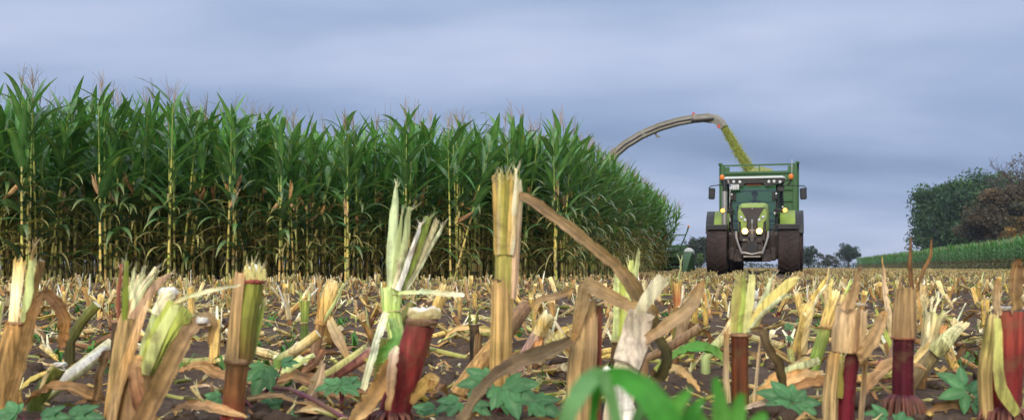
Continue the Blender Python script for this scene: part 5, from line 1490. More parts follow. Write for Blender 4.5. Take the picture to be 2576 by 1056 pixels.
    s.leaf([(1615, 860, .0), (1680, 815, -.01), (1740, 765, -.02), (1768, 708, -.02)], [20, 34, 36, 10], [(.42, .27, .14), (.48, .32, .17), (.52, .36, .20), TAN], fold=.4)
    s.strip([(1600, 800, .0), (1630, 750, -.01), (1668, 700, -.01)], [26, 34, 36], CREAM, WHITEP, 10)
    # 10: lime split stub behind
    s = Stub('lime green split stub standing behind the tip of the long dry leaf', 1.95, 1552, 10)
    s.stalk([(1548, 962), (1549, 900), (1552, 862)], [15, 14, 14], [DARKB, DBROWN, (.14, .09, .03)])
    s.node((1553, 858), 18, (.40, .30, .12), 6)
    for x0, x1, y1, w, c in ((1548, 1555, 660, 14, PGREEN), (1558, 1566, 668, 15, LIMEC), (1566, 1588, 654, 12, (.55, .60, .18)), (1568, 1606, 632, 8, PGREEN)):
        s.strip([(x0, 858, -.01), (x0 * .5 + x1 * .5, 760, -.014), (x1, y1, -.014)], [18, 19, w], c, CREAM)
    # 11: stub in front of the tractor
    s = Stub('stub with spread pale strips and white pith in front of the tractor', 1.60, 1858, 11)
    s.stalk([(1862, 1030), (1860, 940), (1860, 848)], [22, 21, 22], [BROWN, (.17, .055, .025), (.15, .045, .022)])
    s.node((1862, 842), 26, (.34, .19, .09), 8)
    s.sheath([(1856, 1030), (1850, 940), (1846, 830)], [30, 31, 24], -2.0, -.75, [PALE, (.56, .42, .24), TAN], .4)
    s.sheath([(1866, 1030), (1876, 930), (1890, 820)], [30, 31, 28], .7, 2.0, [PALE, (.60, .46, .28), TAN], .6)
    s.strip([(1848, 836, -.012), (1850, 760, -.015), (1862, 690, -.015)], [22, 24, 18], (.44, .40, .12), PALE)
    s.strip([(1862, 836, -.018), (1866, 770, -.02), (1872, 688, -.02)], [12, 13, 9], (.34, .42, .08), PGREEN)
    s.strip([(1870, 836, -.014), (1886, 760, -.018), (1892, 690, -.018)], [18, 22, 15], (.58, .56, .22), CREAM)
    s.strip([(1875, 836, -.01), (1916, 760, -.014), (1940, 700, -.014)], [14, 14, 9], (.62, .66, .36), CREAM)
    s.strip([(1882, 830, -.014), (1930, 765, -.018), (1985, 712, -.02), (2008, 700, -.02)], [20, 30, 24, 5], (.62, .52, .16), (.60, .66, .30))
    s.strip([(1880, 836, -.018), (1920, 785, -.022), (1975, 742, -.022)], [10, 12, 10], (.64, .66, .34), CREAM)
    s.pith((1886, 780), 18, 30, WHITEP); s.pith((1890, 752), 17, 22, WHITEP)
    s.leaf([(1888, 830, -.03), (1915, 835, -.05), (1930, 870, -.06), (1960, 920, -.06), (1970, 985, -.05)], [10, 24, 22, 24, 20], [(.22, .14, .06), (.20, .13, .055), (.14, .09, .04), (.11, .075, .035), (.10, .08, .03)], fold=.5, twist=.6)
    # 12: thick sheath over red stalk
    s = Stub('broad tan sheath split around a dark red stalk, right of the tractor', 1.40, 2112, 12)
    s.stalk([(2118, 1090), (2124, 985), (2136, 888)], [27, 26, 26], [(.20, .02, .03), (.20, .018, .03), (.13, .022, .026)])
    s.sheath([(2108, 1090), (2110, 980), (2118, 885)], [40, 38, 32], -2.0, -.35, [(.56, .40, .20), (.52, .35, .15), TAN], .3)
    s.strip([(2112, 1000, -.025), (2114, 940, -.025), (2118, 890, -.02)], [14, 13, 10], (.26, .22, .04), OLIVE)
    s.sheath([(2130, 1090), (2140, 990), (2150, 900)], [36, 34, 30], .9, 2.1, [(.52, .38, .22), (.44, .31, .18), TAN], .4)
    s.node((2134, 882), 36, (.44, .26, .10), 10)
    s.sheath([(2132, 885), (2136, 830), (2142, 774)], [40, 41, 38], -1.9, 1.0, [(.50, .33, .16), (.54, .37, .19), (.58, .40, .22)], .25)
    s.pith((2142, 768), 37, 7, (.58, .42, .26), n=14)
    s.leaf([(2136, 775, -.03), (2148, 730, -.03), (2158, 690, -.03), (2163, 668, -.03)], [24, 22, 14, 5], [(.52, .34, .17), (.50, .32, .15), (.46, .29, .14), BROWN])
    s.leaf([(2120, 780, -.02), (2142, 735, -.02), (2156, 705, -.02)], [26, 20, 6], [(.56, .38, .22), (.54, .35, .19), TAN])
    s.strip([(2150, 885, -.03), (2156, 830, -.03), (2162, 775, -.03)], [12, 13, 10], (.34, .20, .09), PALE)
    s.leaf([(2158, 900, -.03), (2188, 860, -.04), (2212, 810, -.045), (2224, 782, -.045)], [26, 36, 32, 14], [(.40, .25, .11), (.46, .30, .15), (.48, .31, .16), TAN], fold=.35)
    # 13: dark red stub on prop roots
    s = Stub('slim dark red stub on a skirt of roots with a tan collar sheath', 1.55, 2266, 13)
    s.stalk([(2268, 1040), (2270, 985), (2270, 920), (2272, 852)], [27, 26, 25, 25], [(.11, .025, .03), (.10, .014, .022), (.085, .011, .018), (.07, .013, .017)], n=20)
    s.node((2272, 850), 28, (.24, .08, .04), 7)
    s.sheath([(2272, 852), (2274, 800), (2278, 722)], [29, 29, 24], -3.0, 3.0, [(.42, .25, .11), (.44, .28, .13), (.46, .30, .13)], .25, n=24)
    s.leaf([(2296, 800, .01), (2294, 740, .02), (2286, 660, .02), (2290, 598, .02)], [10, 12, 12, 4], [TAN, BROWN, (.24, .12, .05), (.20, .10, .045)], fold=.5)
    s.roots((2268, 990), 58, 48, 19, (.10, .028, .034), 4.4)
    # 14: big red stub at right edge
    s = Stub('large red stub with flat cut top at the right edge of the picture', 1.42, 2524, 14)
    s.stalk([(2524, 1060), (2530, 960), (2538, 860), (2540, 782)], [36, 37, 37, 36], [(.18, .03, .035), (.28, .034, .03), (.34, .055, .038), (.34, .08, .05)], n=22, cap=(.70, .58, .42))
    s.sheath([(2502, 1050), (2498, 940), (2508, 850), (2512, 785)], [34, 36, 32, 28], -2.2, -.5, [(.44, .29, .12), (.40, .28, .10), (.44, .36, .10), (.50, .36, .16)], .3)
    s.strip([(2560, 1040, -.04), (2524, 990, -.05), (2512, 930, -.05), (2510, 800, -.04)], [22, 32, 26, 16], (.46, .44, .12), (.5, .4, .18))
    s.leaf([(2508, 790, -.01), (2504, 750, -.01), (2508, 700, -.01)], [20, 22, 12], [(.52, .36, .20), (.54, .38, .22), TAN])
    s.leaf([(2552, 780, -.02), (2548, 740, -.03), (2550, 700, -.03), (2558, 664, -.03), (2566, 668, -.03)], [30, 32, 40, 26, 6], [(.50, .32, .16), (.46, .28, .13), (.36, .21, .09), (.28, .15, .06), BROWN], fold=.6)
    s.pith((2540, 778), 36, 8, (.72, .62, .48), n=16)
    s.roots((2524, 1020), 74, 40, 17, (.13, .032, .036), 5.2)
    # 15, 16: beside the tall leaf and between
    s = Stub('thin stub with a tall dead tassel stalk beside the slim dark red stub', 1.90, 2322, 15)
    s.stalk([(2316, 965), (2326, 900), (2332, 850)], [12, 12, 11], [BROWN, TAN, PALE])
    s.sheath([(2330, 880), (2340, 830), (2350, 780)], [15, 20, 26], -2, 2, [CREAM, PALE, (.66, .66, .34)], .9)
    for x, y in ((2320, 760), (2345, 745), (2362, 750), (2375, 790)):
        s.strip([(2334, 850, -.01), (2338, 810, -.012), (x, y, -.012)], [8, 9, 4], vary(CREAM, s.r, .1), WHITEP)
    s.leaf([(2300, 740, .05), (2318, 690, .05), (2338, 645, .05), (2342, 600, .05)], [6, 10, 9, 3], [BROWN, (.22, .12, .05), (.26, .13, .05), BROWN], fold=.6)
    s.leaf([(2330, 900, .04), (2308, 740, .05), (2300, 700, .05)], [10, 8, 5], [TAN, TAN, BROWN])
    s = Stub('lone pale upright dry leaf standing left of the slim dark red stub', 2.3, 2228, 16, 'dry_leaf', 'dry leaf')
    s.leaf([(2232, 918), (2236, 860), (2232, 800, -.01), (2222, 740, -.01), (2220, 690), (2217, 645)], [10, 15, 18, 22, 14, 3], [TAN, PALE, (.62, .46, .28), (.66, .48, .30), (.56, .38, .22), TAN], fold=.5, twist=.8, name='blade')
heroes()

# ------------------------------------------------------------------ second-row stubs and fallen stalks that stand out
def medium():
    def std(label, d, bx, qs, rad, cols, sheath=None, strips=(), node=None, roots=None, pith=None, seed=0, name='maize_stub', cat='stub', leaf=None, ground=True):
        s = Stub(label, d, bx, seed, name, cat)
        s.stalk(qs, rad, cols, cap=CREAM, ground=ground)
        if node: s.node(*node)
        if sheath: s.sheath(*sheath)
        for st in strips: s.strip(*st)
        if pith: s.pith(*pith)
        if roots: s.roots(*roots)
        for lf in (leaf or []): s.leaf(*lf)
        return s
    std('tan stub with cut top leaning right between the yellow pith stub and the green fan', 2.25, 788, [(786, 922), (795, 870), (808, 808), (836, 705)], [13, 13, 13, 13], [BROWN, (.30, .17, .10), TAN, STRAW],
        ([(806, 815), (822, 760), (842, 704)], [15, 17, 17], -2, 1.5, [TAN, STRAW, PALE], .4), [([(812, 808, -.01), (842, 760, -.012), (866, 712, -.012)], [9, 9, 6], PGREEN, WHITEP), ([(800, 800, -.01), (802, 740, -.01), (806, 700, -.01)], [6, 6, 4], TAN)], ((808, 806), 15, TAN, 6), ((787, 890), 16, 26, 8, (.14, .05, .05), 3), None, 31,
        leaf=[([(826, 800), (850, 850, -.03), (880, 910, -.04)], [20, 30, 8], [PALE, (.52, .36, .20), TAN])])
    std('short green stub with flat cut top behind the olive stub', 2.7, 770, [(764, 880), (765, 830), (768, 755)], [9, 9, 11], [OLIVE, (.12, .20, .04), LIMEC], None, [([(762, 800), (757, 770), (756, 735)], [7, 7, 5], LIMEC, CREAM), ([(770, 800), (776, 770), (778, 735)], [7, 7, 5], PGREEN, CREAM)], ((765, 812), 11, (.42, .34, .14), 5), seed=32)
    std('dark rotten upright stub in the bare soil right of the red stub', 2.3, 1193, [(1194, 912), (1194, 860), (1193, 815)], [13, 13, 11], [DARKB, (.04, .03, .022), DBROWN], ([(1194, 905), (1196, 860), (1200, 835)], [15, 16, 14], -.2, 1.8, [BROWN, (.24, .15, .07), BROWN], .6), [([(1184, 840), (1182, 800), (1184, 768)], [7, 6, 4], (.13, .15, .03), OLIVE), ([(1196, 830), (1200, 800), (1202, 770)], [7, 6, 4], (.16, .17, .03), OLIVE)], seed=33)
    std('fallen tan stalk leaning on the tallest yellow stub from the left', 1.7, 1150, [(1150, 1000), (1185, 950), (1250, 868), (1322, 770, .05)], [19, 20, 20, 18], [(.36, .20, .07), (.38, .22, .08), (.24, .13, .05), (.22, .13, .07)], ([(1150, 990), (1215, 905), (1275, 830)], [22, 22, 20], -1.9, 1.2, [(.45, .27, .10), (.40, .24, .09), TAN], .6), seed=34, name='fallen_stalk', cat='stalk')
    std('purple-tinted short stalk with pale cut end leaning right behind the tallest stub', 2.25, 1318, [(1310, 910), (1345, 850), (1378, 795)], [15, 15, 14], [(.34, .18, .16), (.40, .25, .18), STRAW], ([(1352, 842), (1366, 815), (1386, 790)], [16, 19, 20], -2.5, 2.5, [PALE, STRAW, CREAM], .4), seed=35, name='fallen_stalk', cat='stalk')
    std('yellowing stub with torn top just left of the tractor stub', 2.6, 1700, [(1698, 905), (1700, 830), (1704, 760)], [9, 9, 9], [DBROWN, (.25, .22, .05), LIMEC], ([(1704, 800), (1706, 755), (1700, 705)], [11, 13, 12], -2, 1.6, [STRAW, (.40, .14, .06), STRAW], .5), [([(1702, 740), (1708, 690), (1716, 650)], [6, 5, 2], PGREEN, PALE)], seed=36,
        leaf=[([(1706, 800), (1730, 760, -.02), (1758, 712, -.02)], [16, 28, 6], [TAN, (.52, .34, .18), TAN])])
    std('slender orange-tan stub beside a green husk left of the tractor stub', 2.55, 1740, [(1738, 912), (1742, 850), (1748, 795)], [7, 7, 8], [(.20, .26, .05), (.30, .32, .08), (.52, .34, .08)], None, [([(1746, 820), (1752, 770), (1756, 735)], [11, 12, 11], (.60, .38, .09), PALE), ([(1728, 850), (1728, 800), (1732, 760)], [12, 15, 8], (.45, .58, .18), PGREEN)], seed=37)
    std('leaning stub with yellow-green split sheath right of the tractor stub', 2.05, 2040, [(2040, 945), (2058, 880), (2078, 820)], [15, 15, 16], [(.20, .28, .06), (.22, .32, .06), (.34, .36, .09)], ([(2078, 825), (2092, 785), (2112, 735)], [18, 20, 19], -2, 1.8, [(.55, .34, .13), STRAW, PALE], .6), [([(2082, 818, -.01), (2112, 770, -.012), (2140, 706, -.012)], [12, 13, 5], (.42, .52, .12), CREAM), ([(2074, 818, -.01), (2086, 770, -.012), (2090, 700, -.012)], [10, 12, 5], (.68, .52, .16), PALE), ([(2088, 812, -.01), (2124, 790, -.012), (2138, 742, -.012)], [8, 8, 6], LIMEC, CREAM)], ((2078, 822), 19, (.52, .32, .12), 8), seed=38)
    std('yellow leaning stub in front of the right wheel with long torn leaf', 2.3, 1985, [(1982, 915), (2000, 870), (2020, 810)], [8, 8, 9], [TAN, STRAW, STRAW], None, [([(2018, 812), (2042, 760), (2085, 690)], [12, 20, 4], (.66, .46, .12), CREAM), ([(2020, 812), (2056, 745), (2078, 715)], [9, 12, 6], CREAM, WHITEP)], ((2019, 815), 10, TAN, 5), seed=39)
    std('greyish fallen stalk with a dark split end right of the slim dark red stub', 1.75, 2282, [(2282, 975), (2330, 912), (2368, 868, .04), (2400, 845, .06)], [18, 18, 17, 16], [(.30, .21, .10), (.24, .17, .07), (.22, .17, .08), (.35, .32, .12)], ([(2350, 885), (2385, 855), (2425, 822, .08)], [20, 22, 18], -2.2, 1.0, [(.38, .36, .14), (.44, .42, .20), PALE], .6), [([(2372, 872, -.01), (2420, 850, .02), (2468, 838, .04)], [10, 9, 4], DARKB, BROWN)], ((2366, 870), 19, (.40, .26, .12), 7), seed=40, name='fallen_stalk', cat='stalk')
    std('pale stub behind the slim dark red stub, tilted towards the tractor', 2.0, 2210, [(2232, 930), (2250, 880), (2264, 830)], [11, 11, 11], [(.20, .10, .08), (.30, .18, .12), (.45, .40, .16)], ([(2262, 835), (2290, 800), (2330, 748, .04)], [13, 16, 16], -2, 1.7, [(.56, .52, .20), STRAW, PALE], .6), (), ((2262, 838), 13, STRAW, 5), ((2232, 905), 22, 28, 10, (.22, .06, .06), 3.2), None, 41)
    std('fallen white and green split stalk between the two leftmost stubs', 1.75, 130, [(96, 1010), (150, 965), (215, 915, .03), (282, 862, .06)], [17, 18, 18, 16], [(.40, .42, .12), (.66, .68, .34), (.74, .72, .40), CREAM], None, [([(100, 1000, -.03), (180, 935, -.03), (268, 872, .03)], [18, 20, 14], WHITEP, CREAM)], seed=42, name='fallen_stalk', cat='stalk')
    std('short green stalk with chalky cut end lying at lower left', 1.62, 92, [(90, 1012), (116, 970), (150, 922)], [19, 19, 17], [(.16, .22, .04), (.14, .17, .035), (.22, .22, .05)], None, [([(98, 990, -.02), (112, 950, -.02), (128, 922, -.02)], [10, 9, 5], PALE, CREAM)], pith=((150, 920), 17, 10, WHITEP), seed=43, name='fallen_stalk', cat='stalk')
    std('olive stalk tip tilted right above the fallen white stalk at left', 2.3, 175, [(176, 860), (205, 810), (245, 765)], [13, 13, 12], [(.10, .09, .03), (.17, .18, .04), (.24, .26, .05)], seed=44, name='fallen_stalk', cat='stalk')
    std('reddish fallen stalk pointing at the red stub from the left', 1.78, 800, [(790, 968), (860, 930), (935, 885, .05)], [15, 15, 15], [(.34, .22, .14), (.38, .14, .10), (.28, .15, .09)], None, [([(800, 950, -.02), (860, 915, -.02), (920, 870, .03)], [14, 16, 12], (.56, .52, .18), CREAM)], seed=45, name='fallen_stalk', cat='stalk')
    std('green and straw fallen stalk behind the lobed weed leaves', 1.85, 700, [(640, 1000, -.1), (700, 950), (760, 905)], [16, 16, 15], [PALE, (.50, .40, .18), (.48, .52, .16)], None, [([(710, 940, -.02), (750, 912, -.02), (790, 892, -.02)], [16, 17, 10], PGREEN, CREAM)], seed=46, name='fallen_stalk', cat='stalk')
    std('straw stalk lying behind the olive stub with a green joint', 2.15, 700, [(700, 905), (745, 880), (800, 838)], [13, 13, 12], [(.20, .30, .06), PALE, STRAW], None, (), ((735, 886), 14, (.55, .40, .18), 6), seed=47, name='fallen_stalk', cat='stalk')
    std('pale split bundle of stalk lying right of the tractor stub', 1.78, 1900, [(1900, 1000), (1960, 955), (2030, 912, .05)], [16, 18, 18], [PALE, (.52, .40, .20), STRAW], None, [([(1920, 975, -.02), (1980, 935, -.02), (2060, 906, .02)], [18, 22, 18], (.62, .62, .30), CREAM), ([(1940, 990, -.03), (2000, 955, -.03), (2070, 938, .0)], [20, 24, 16], (.58, .44, .20), PALE)], seed=48, name='fallen_stalk', cat='stalk')
    std('tan stalk joint with green base fallen left of the tractor stub', 2.05, 1815, [(1775, 900), (1800, 870), (1830, 838)], [12, 13, 13], [(.42, .50, .18), (.46, .52, .2), (.62, .42, .20)], ([(1828, 842), (1842, 822), (1860, 795)], [15, 17, 18], -2.2, 2, [(.60, .40, .20), PALE, TAN], .5), (), ((1828, 840), 15, (.52, .32, .14), 5), seed=49, name='fallen_stalk', cat='stalk')
    std('brown fallen stalk under the long dry leaf tip', 1.9, 1690, [(1620, 905), (1690, 868), (1760, 822)], [11, 11, 11], [(.30, .18, .09), (.26, .15, .08), (.34, .22, .12)], seed=50, name='fallen_stalk', cat='stalk')
    std('tan leaning stalk with flat cut end in the soil left of centre', 2.6, 1105, [(1070, 860), (1092, 790), (1118, 730)], [11, 12, 14], [BROWN, TAN, STRAW], ([(1088, 800), (1104, 760), (1125, 715)], [13, 15, 17], -2.2, 2.0, [TAN, STRAW, PALE], .4), seed=51)
    std('straw stub behind the green fan with olive torn side', 2.5, 1000, [(985, 880), (1010, 810), (1040, 760)], [11, 11, 10], [OLIVE, (.16, .17, .04), (.20, .2, .05)], seed=52)
medium()

# ------------------------------------------------------------------ ordinary stubs
def stub_variant(seed, h=None):
    """list of (part name, MB, material) for one ordinary stub standing at the origin"""
    r = random.Random(seed); parts = []
    h = h or r.uniform(.085, .155); rad = r.uniform(.0075, .0115)
    lx, ly = r.gauss(0, .03), r.gauss(0, .03)
    kind = r.choice(['dry', 'dry', 'dry', 'green', 'red', 'straw', 'straw'])
    c0, c1 = {'dry': (BROWN, TAN), 'green': (OLIVE, (.30, .36, .07)), 'red': (MAROON, (.30, .16, .08)), 'straw': ((.34, .22, .09), STRAW)}[kind]
    hn = h * r.uniform(.35, .6)
    p = [Vector((0, 0, -.02)), Vector((lx * .3, ly * .3, hn * .5)), Vector((lx * .6, ly * .6, hn)), Vector((lx, ly, h * .9))]
    mb = MB().tube(p, [rad * 1.1, rad, rad * 1.05, rad * .95], col=c0, cols=[vary(c0, r), vary(c0, r), vary(c1, r), vary(c1, r)], n=7, streak=.2, rough=.05, capcol=CREAM, rnd=r)
    parts.append(('stalk', mb, M_STALK))
    if r.random() < .9:
        a0 = r.uniform(-3, 0); top = Vector((lx * 1.3, ly * 1.3, h * r.uniform(.95, 1.15)))
        cs = vary(r.choice([TAN, STRAW, PALE, (.52, .36, .18), (.62, .50, .26)]), r, .15)
        parts.append(('sheath', MB().shell([p[1], p[2], p[3].lerp(top, .5), top], [rad * 1.25, rad * 1.3, rad * 1.5, rad * r.uniform(1.3, 1.9)], a0, a0 + r.uniform(2.2, 5), [lerp(cs, BROWN, .35), cs, cs, lerp(cs, CREAM, .4)], n=6, jag=.6, wob=.08, rnd=r), M_SHEATH))
    for k in range(r.choice([1, 2, 3, 4])):
        a = r.uniform(0, 6.28); e = Vector((math.cos(a), math.sin(a), 0)); o = r.uniform(.01, .05)
        b = p[2].lerp(p[3], r.uniform(0, .4)) + e * rad * .6
        t = Vector((p[3].x, p[3].y, h)) + e * o + Vector((0, 0, r.uniform(-.02, .06)))
        cc = vary(r.choice([CREAM, PALE, PGREEN, STRAW, LIMEC, WHITEP]), r, .12)
        parts.append(('splinter', MB().strip([b, b.lerp(t, .5) + e * .004, t], [rad * .8, rad * .8, rad * r.uniform(.2, .6)], .002, cc, lerp(cc, WHITEP, .6), e, rnd=r), M_STALK))
    if r.random() < .5:
        a = r.uniform(0, 6.28); e = Vector((math.cos(a), math.sin(a), 0)); L = r.uniform(.06, .16)
        q = [p[2], p[2] + e * L * .35 + Vector((0, 0, .04)), p[2] + e * L * .75 + Vector((0, 0, .02)), Vector((p[2].x + e.x * L, p[2].y + e.y * L, r.uniform(.0, .03)))]
        cc = vary(r.choice([TAN, (.36, .22, .09), (.52, .36, .18), BROWN]), r, .2)
        parts.append(('dry_leaf', MB().ribbon(q, [.012, .022, .02, .003], cc, face=(0, 0, 1), fold=.5, wave=.5, rnd=r, rag=.25, streak=.25), M_DRY))
    return parts

STUBK = []
for v in range(26):
    r_ = random.Random(500 + v); r_.uniform(0, 1); r_.uniform(0, 1); r_.gauss(0, 1); r_.gauss(0, 1)
    STUBK.append({'dry': 'dry tan', 'green': 'greenish', 'red': 'dark reddish', 'straw': 'straw yellow'}[r_.choice(['dry', 'dry', 'dry', 'green', 'red', 'straw', 'straw'])])
STUBV = []
for v in range(26):
    STUBV.append([(nm, mb.mesh('stub_' + nm, mt), mb, mt) for nm, mb, mt in stub_variant(500 + v)])

MA, MBn = LEFT + Vector((0, 0, 0)), CORNER
def in_maize(x, y):
    p = Vector((x, y, 0)); off = p.dot(ROWN)
    if off > CORNER.dot(ROWN) + .35: return False
    t = (off - LEFT.dot(ROWN)) / (CORNER - LEFT).dot(ROWN)
    return p.dot(ROWD) > (LEFT + (CORNER - LEFT) * t).dot(ROWD) - .35 and y < 80
def in_machine(x, y):
    p = Vector((x, y, 0)) - TRACTOR.location; p = Matrix.Rotation(-TRACTOR.rotation_euler.z, 3, 'Z') @ p
    if -.9 < p.y < 4 and .65 < abs(p.x) < 1.55: return True
    q = Vector((x, y, 0)) - TRAILER.location; q = Matrix.Rotation(-TRAILER.rotation_euler.z, 3, 'Z') @ q
    if 3.2 < q.y < 6.4 and .65 < abs(q.x) < 1.35: return True
    return False

def zone(ix, d):
    near = 'in the near soil' if d < 2.6 else ('a little further back' if d < 4.2 else 'in the middle distance')
    for lim, txt in ((200, 'at the left edge'), (450, 'behind the broad torn stub'), (640, 'behind the olive stub'), (850, 'right of the olive stub'), (1050, 'behind the green fan'), (1250, 'right of the red stub'),
                     (1450, 'under the long dry leaf'), (1650, 'behind the cream split stalk'), (1860, 'left of the tractor stub'), (2040, 'right of the tractor stub'), (2200, 'behind the broad tan sheath'), (2400, 'behind the slim red stub'), (99999, 'at the right edge')):
        if ix < lim: return f'{near} {txt}'

def stub_field():
    rows = []
    k = 0; LOOK = {}
    r = random.Random(77)
    while True:
        y0 = 1.45 + .75 * k
        if y0 > 13.2: break
        half = .62 * y0 + 1.0
        x = -half
        while x < half:
            x += r.uniform(.12, .19)
            y = y0 + r.gauss(0, .05) + .02 * math.sin(x * 2)
            if k == 0 and abs(x) < .80: continue
            if k == 1 and r.random() < .45: continue
            if k == 2 and r.random() < .25: continue
            if r.random() < .10 or in_maize(x, y): continue
            rows.append((y, x, k))
        k += 1
    rows.sort()
    vis = [(y, x, k) for y, x, k in rows if abs(x / y) < .515]
    hid = [(y, x, k) for y, x, k in rows if abs(x / y) >= .515]
    single, rest = vis[:262], vis[262:] + hid
    for i, (y, x, k) in enumerate(single):
        vi = r.randrange(len(STUBV)); v = STUBV[vi]
        place = sum(1 for q in single if q[2] == k and q[1] < x)
        root = empty('maize_stub', (x, y, gz(x, y) - .004))
        tilt = min(.95, abs(r.gauss(0, .30)) + (.45 if r.random() < .14 else 0)); ta = r.uniform(0, 6.28)
        root.rotation_euler = (Matrix.Rotation(tilt, 3, Vector((-math.sin(ta), math.cos(ta), 0))) @ Matrix.Rotation(r.uniform(0, 6.28), 3, 'Z')).to_euler()
        s = r.uniform(.75, 1.12); root.scale = (s, s, s)
        lk = STUBK[vi] + (' leaning' if tilt > .4 else '')
        tag(root, f'{lk} cut maize stub, {ordinal(place)} from the left in the {ordinal(k)} row back', 'stub', 'ordinary stubs in rows')
        for nm, me, mb, mt in v: place_copy(me, nm, root)
    return rest
REST_STUBS = stub_field()

def low_stub(seed):
    r = random.Random(seed); mb = MB(); h = r.uniform(.085, .145)
    c = vary(r.choice([STRAW, PALE, TAN, (.52, .36, .16), (.62, .48, .20), (.44, .40, .12), (.40, .24, .10)]), r, .15)
    lx, ly = r.gauss(0, .03), r.gauss(0, .03)
    mb.tube([(0, 0, -.02), (lx * .5, ly * .5, h * .45), (lx, ly, h)], [.011, .010, .012], c, cols=[lerp(c, BROWN, .6), lerp(c, BROWN, .2), lerp(c, CREAM, .35)], n=5, capcol=CREAM, rnd=r, streak=.25)
    for k in range(r.choice([1, 2, 3])):
        a = r.uniform(0, 6.28); e = Vector((math.cos(a), math.sin(a), 0)); cc = vary(r.choice([CREAM, PALE, STRAW, (.56, .55, .22), TAN]), r, .15)
        b = Vector((lx * .6, ly * .6, h * .55)); t = Vector((lx, ly, h)) + e * r.uniform(.02, .06) + Vector((0, 0, r.uniform(-.04, .05)))
        w = r.uniform(.004, .008); sd = Vector((-e.y, e.x, 0))
        mb.add([b - sd * w, b + sd * w, t + sd * w * .4, t - sd * w * .4], [(0, 1, 2, 3)], cc)
    return mb.tri_arrays()

def stuff_stubs():
    protos = [low_stub(900 + i) for i in range(14)]
    r = np.random.default_rng(31)
    pts = [(x, y, 1.0) for y, x, k in REST_STUBS]
    def add(d0, d1, per_m2, size):
        area = .5 * 1.24 * (d1 * d1 - d0 * d0) + 6 * (d1 - d0)
        n = int(area * per_m2); d = np.sqrt(r.uniform(d0 * d0, d1 * d1, n)); x = r.uniform(-1, 1, n) * (.62 * d + 3)
        # rows along the driving direction
        off = x * .970 - d * .2425; off2 = np.round(off / .75) * .75 + r.normal(0, .05, n); x = x + (off2 - off) * .97 if d1 < 60 else x
        for a, b in zip(x, d):
            if in_maize(a, b) or in_machine(a, b): continue
            if a > 17.6 + .25 * b and b > 50: continue
            pts.append((a, b, size))
    add(13.2, 24, 8.5, 1.0); add(24, 42, 6.0, 1.05); add(42, 75, 2.6, 1.15); add(75, 140, .9, 1.3); add(140, 330, .10, 1.5)
    A = np.array(pts); n = len(A)
    loc = np.stack([A[:, 0], A[:, 1], ground_z(A[:, 0], A[:, 1]) - .004], 1)
    tint = r.uniform(.6, 1.05, (n, 1)) * np.array([[1, .98, .9]]) * (1 + r.normal(0, .06, (n, 3)))
    o = stuff_mesh('stubble', protos, r.integers(0, 14, n), xforms(loc, r.uniform(0, 6.28, n), A[:, 2] * r.uniform(.7, 1.12, n), np.minimum(1.1, np.abs(r.normal(0, .42, n))), r.uniform(0, 6.28, n)), M_SHEATH, tint)
    tag(o, 'straw-yellow stubble covering the harvested field out to the horizon', 'stubble', kind='stuff')
stuff_stubs()

# ------------------------------------------------------------------ litter on the ground
def litter_leaf(seed, low=False):
    r = random.Random(seed); L = r.uniform(.10, .30); n = 4 if low else 7
    pts, ang, p = [], r.uniform(-.4, .4), Vector((-L / 2, 0, .012))
    curl = r.uniform(-1.5, 1.5)
    for i in range(n + 1):
        pts.append(p.copy() + Vector((0, 0, max(0, .03 * math.sin(i / n * PI * r.choice([1, 2])) * r.uniform(.2, 1.2)))))
        ang += curl / n; p = p + Vector((math.cos(ang), math.sin(ang), 0)) * L / n
    w = r.uniform(.016, .036)
    c = vary(r.choice([TAN, (.52, .36, .18), (.36, .21, .085), STRAW, (.60, .45, .25), (.28, .15, .06), (.30, .30, .10)]), r, .2)
    return MB().ribbon(pts, [w * (.4 + .6 * math.sin(PI * min(1, (i + .6) / n))) for i in range(n)] + [.003], c, face=(0, r.uniform(-.5, .5), 1), fold=r.uniform(-.4, .8), wave=.7, rnd=r, cols=[vary(c, r, .18) for _ in range(n + 1)], twist=r.uniform(-1.2, 1.2), rag=.3, streak=.28, low=low)
def litter_stalk(seed, low=False):
    r = random.Random(seed); L = r.uniform(.10, .26); rad = r.uniform(.008, .013)
    c = vary(r.choice([STRAW, TAN, (.36, .38, .10), PALE, (.30, .18, .08), (.50, .50, .18)]), r, .15)
    p0, p1 = Vector((-L / 2, 0, rad * .8)), Vector((L / 2, r.uniform(-.02, .02), rad * .8 + r.uniform(0, .06)))
    mid = p0.lerp(p1, r.uniform(.35, .65))
    mb = MB().tube([p0, mid - (p1 - p0) * .02, mid, mid + (p1 - p0) * .03, p1], [rad, rad, rad * 1.2, rad, rad * .95], c, cols=[vary(c, r), vary(c, r), lerp(c, BROWN, .5), vary(c, r), lerp(c, CREAM, .4)], n=5 if low else 8, streak=.2, capcol=CREAM, rnd=r)
    for k in range(2):
        a = r.uniform(-.5, .5)
        mb.strip([mid, p1.lerp(mid, .2) + Vector((0, a * .03, .012)), p1 + Vector((r.uniform(0, .06), a * .08, r.uniform(0, .05)))], [rad, rad, rad * .4], .002, CREAM, WHITEP, (0, 0, 1), rnd=r)
    return mb
def tone(mb):
    c = np.mean(np.array([q[:3] for q in mb.c]), 0); v = c[0]
    if c[1] > c[0] * .9: return 'greenish'
    return 'dark brown' if v < .30 else ('brown' if v < .42 else ('tan' if v < .54 else 'pale straw'))
LLEAF = [litter_leaf(1200 + i) for i in range(16)]; LSTALK = [litter_stalk(1300 + i) for i in range(10)]
LLEAFM = [m.mesh('litter_leaf', M_DRY) for m in LLEAF]; LSTALKM = [m.mesh('litter_stalk', M_STALK) for m in LSTALK]

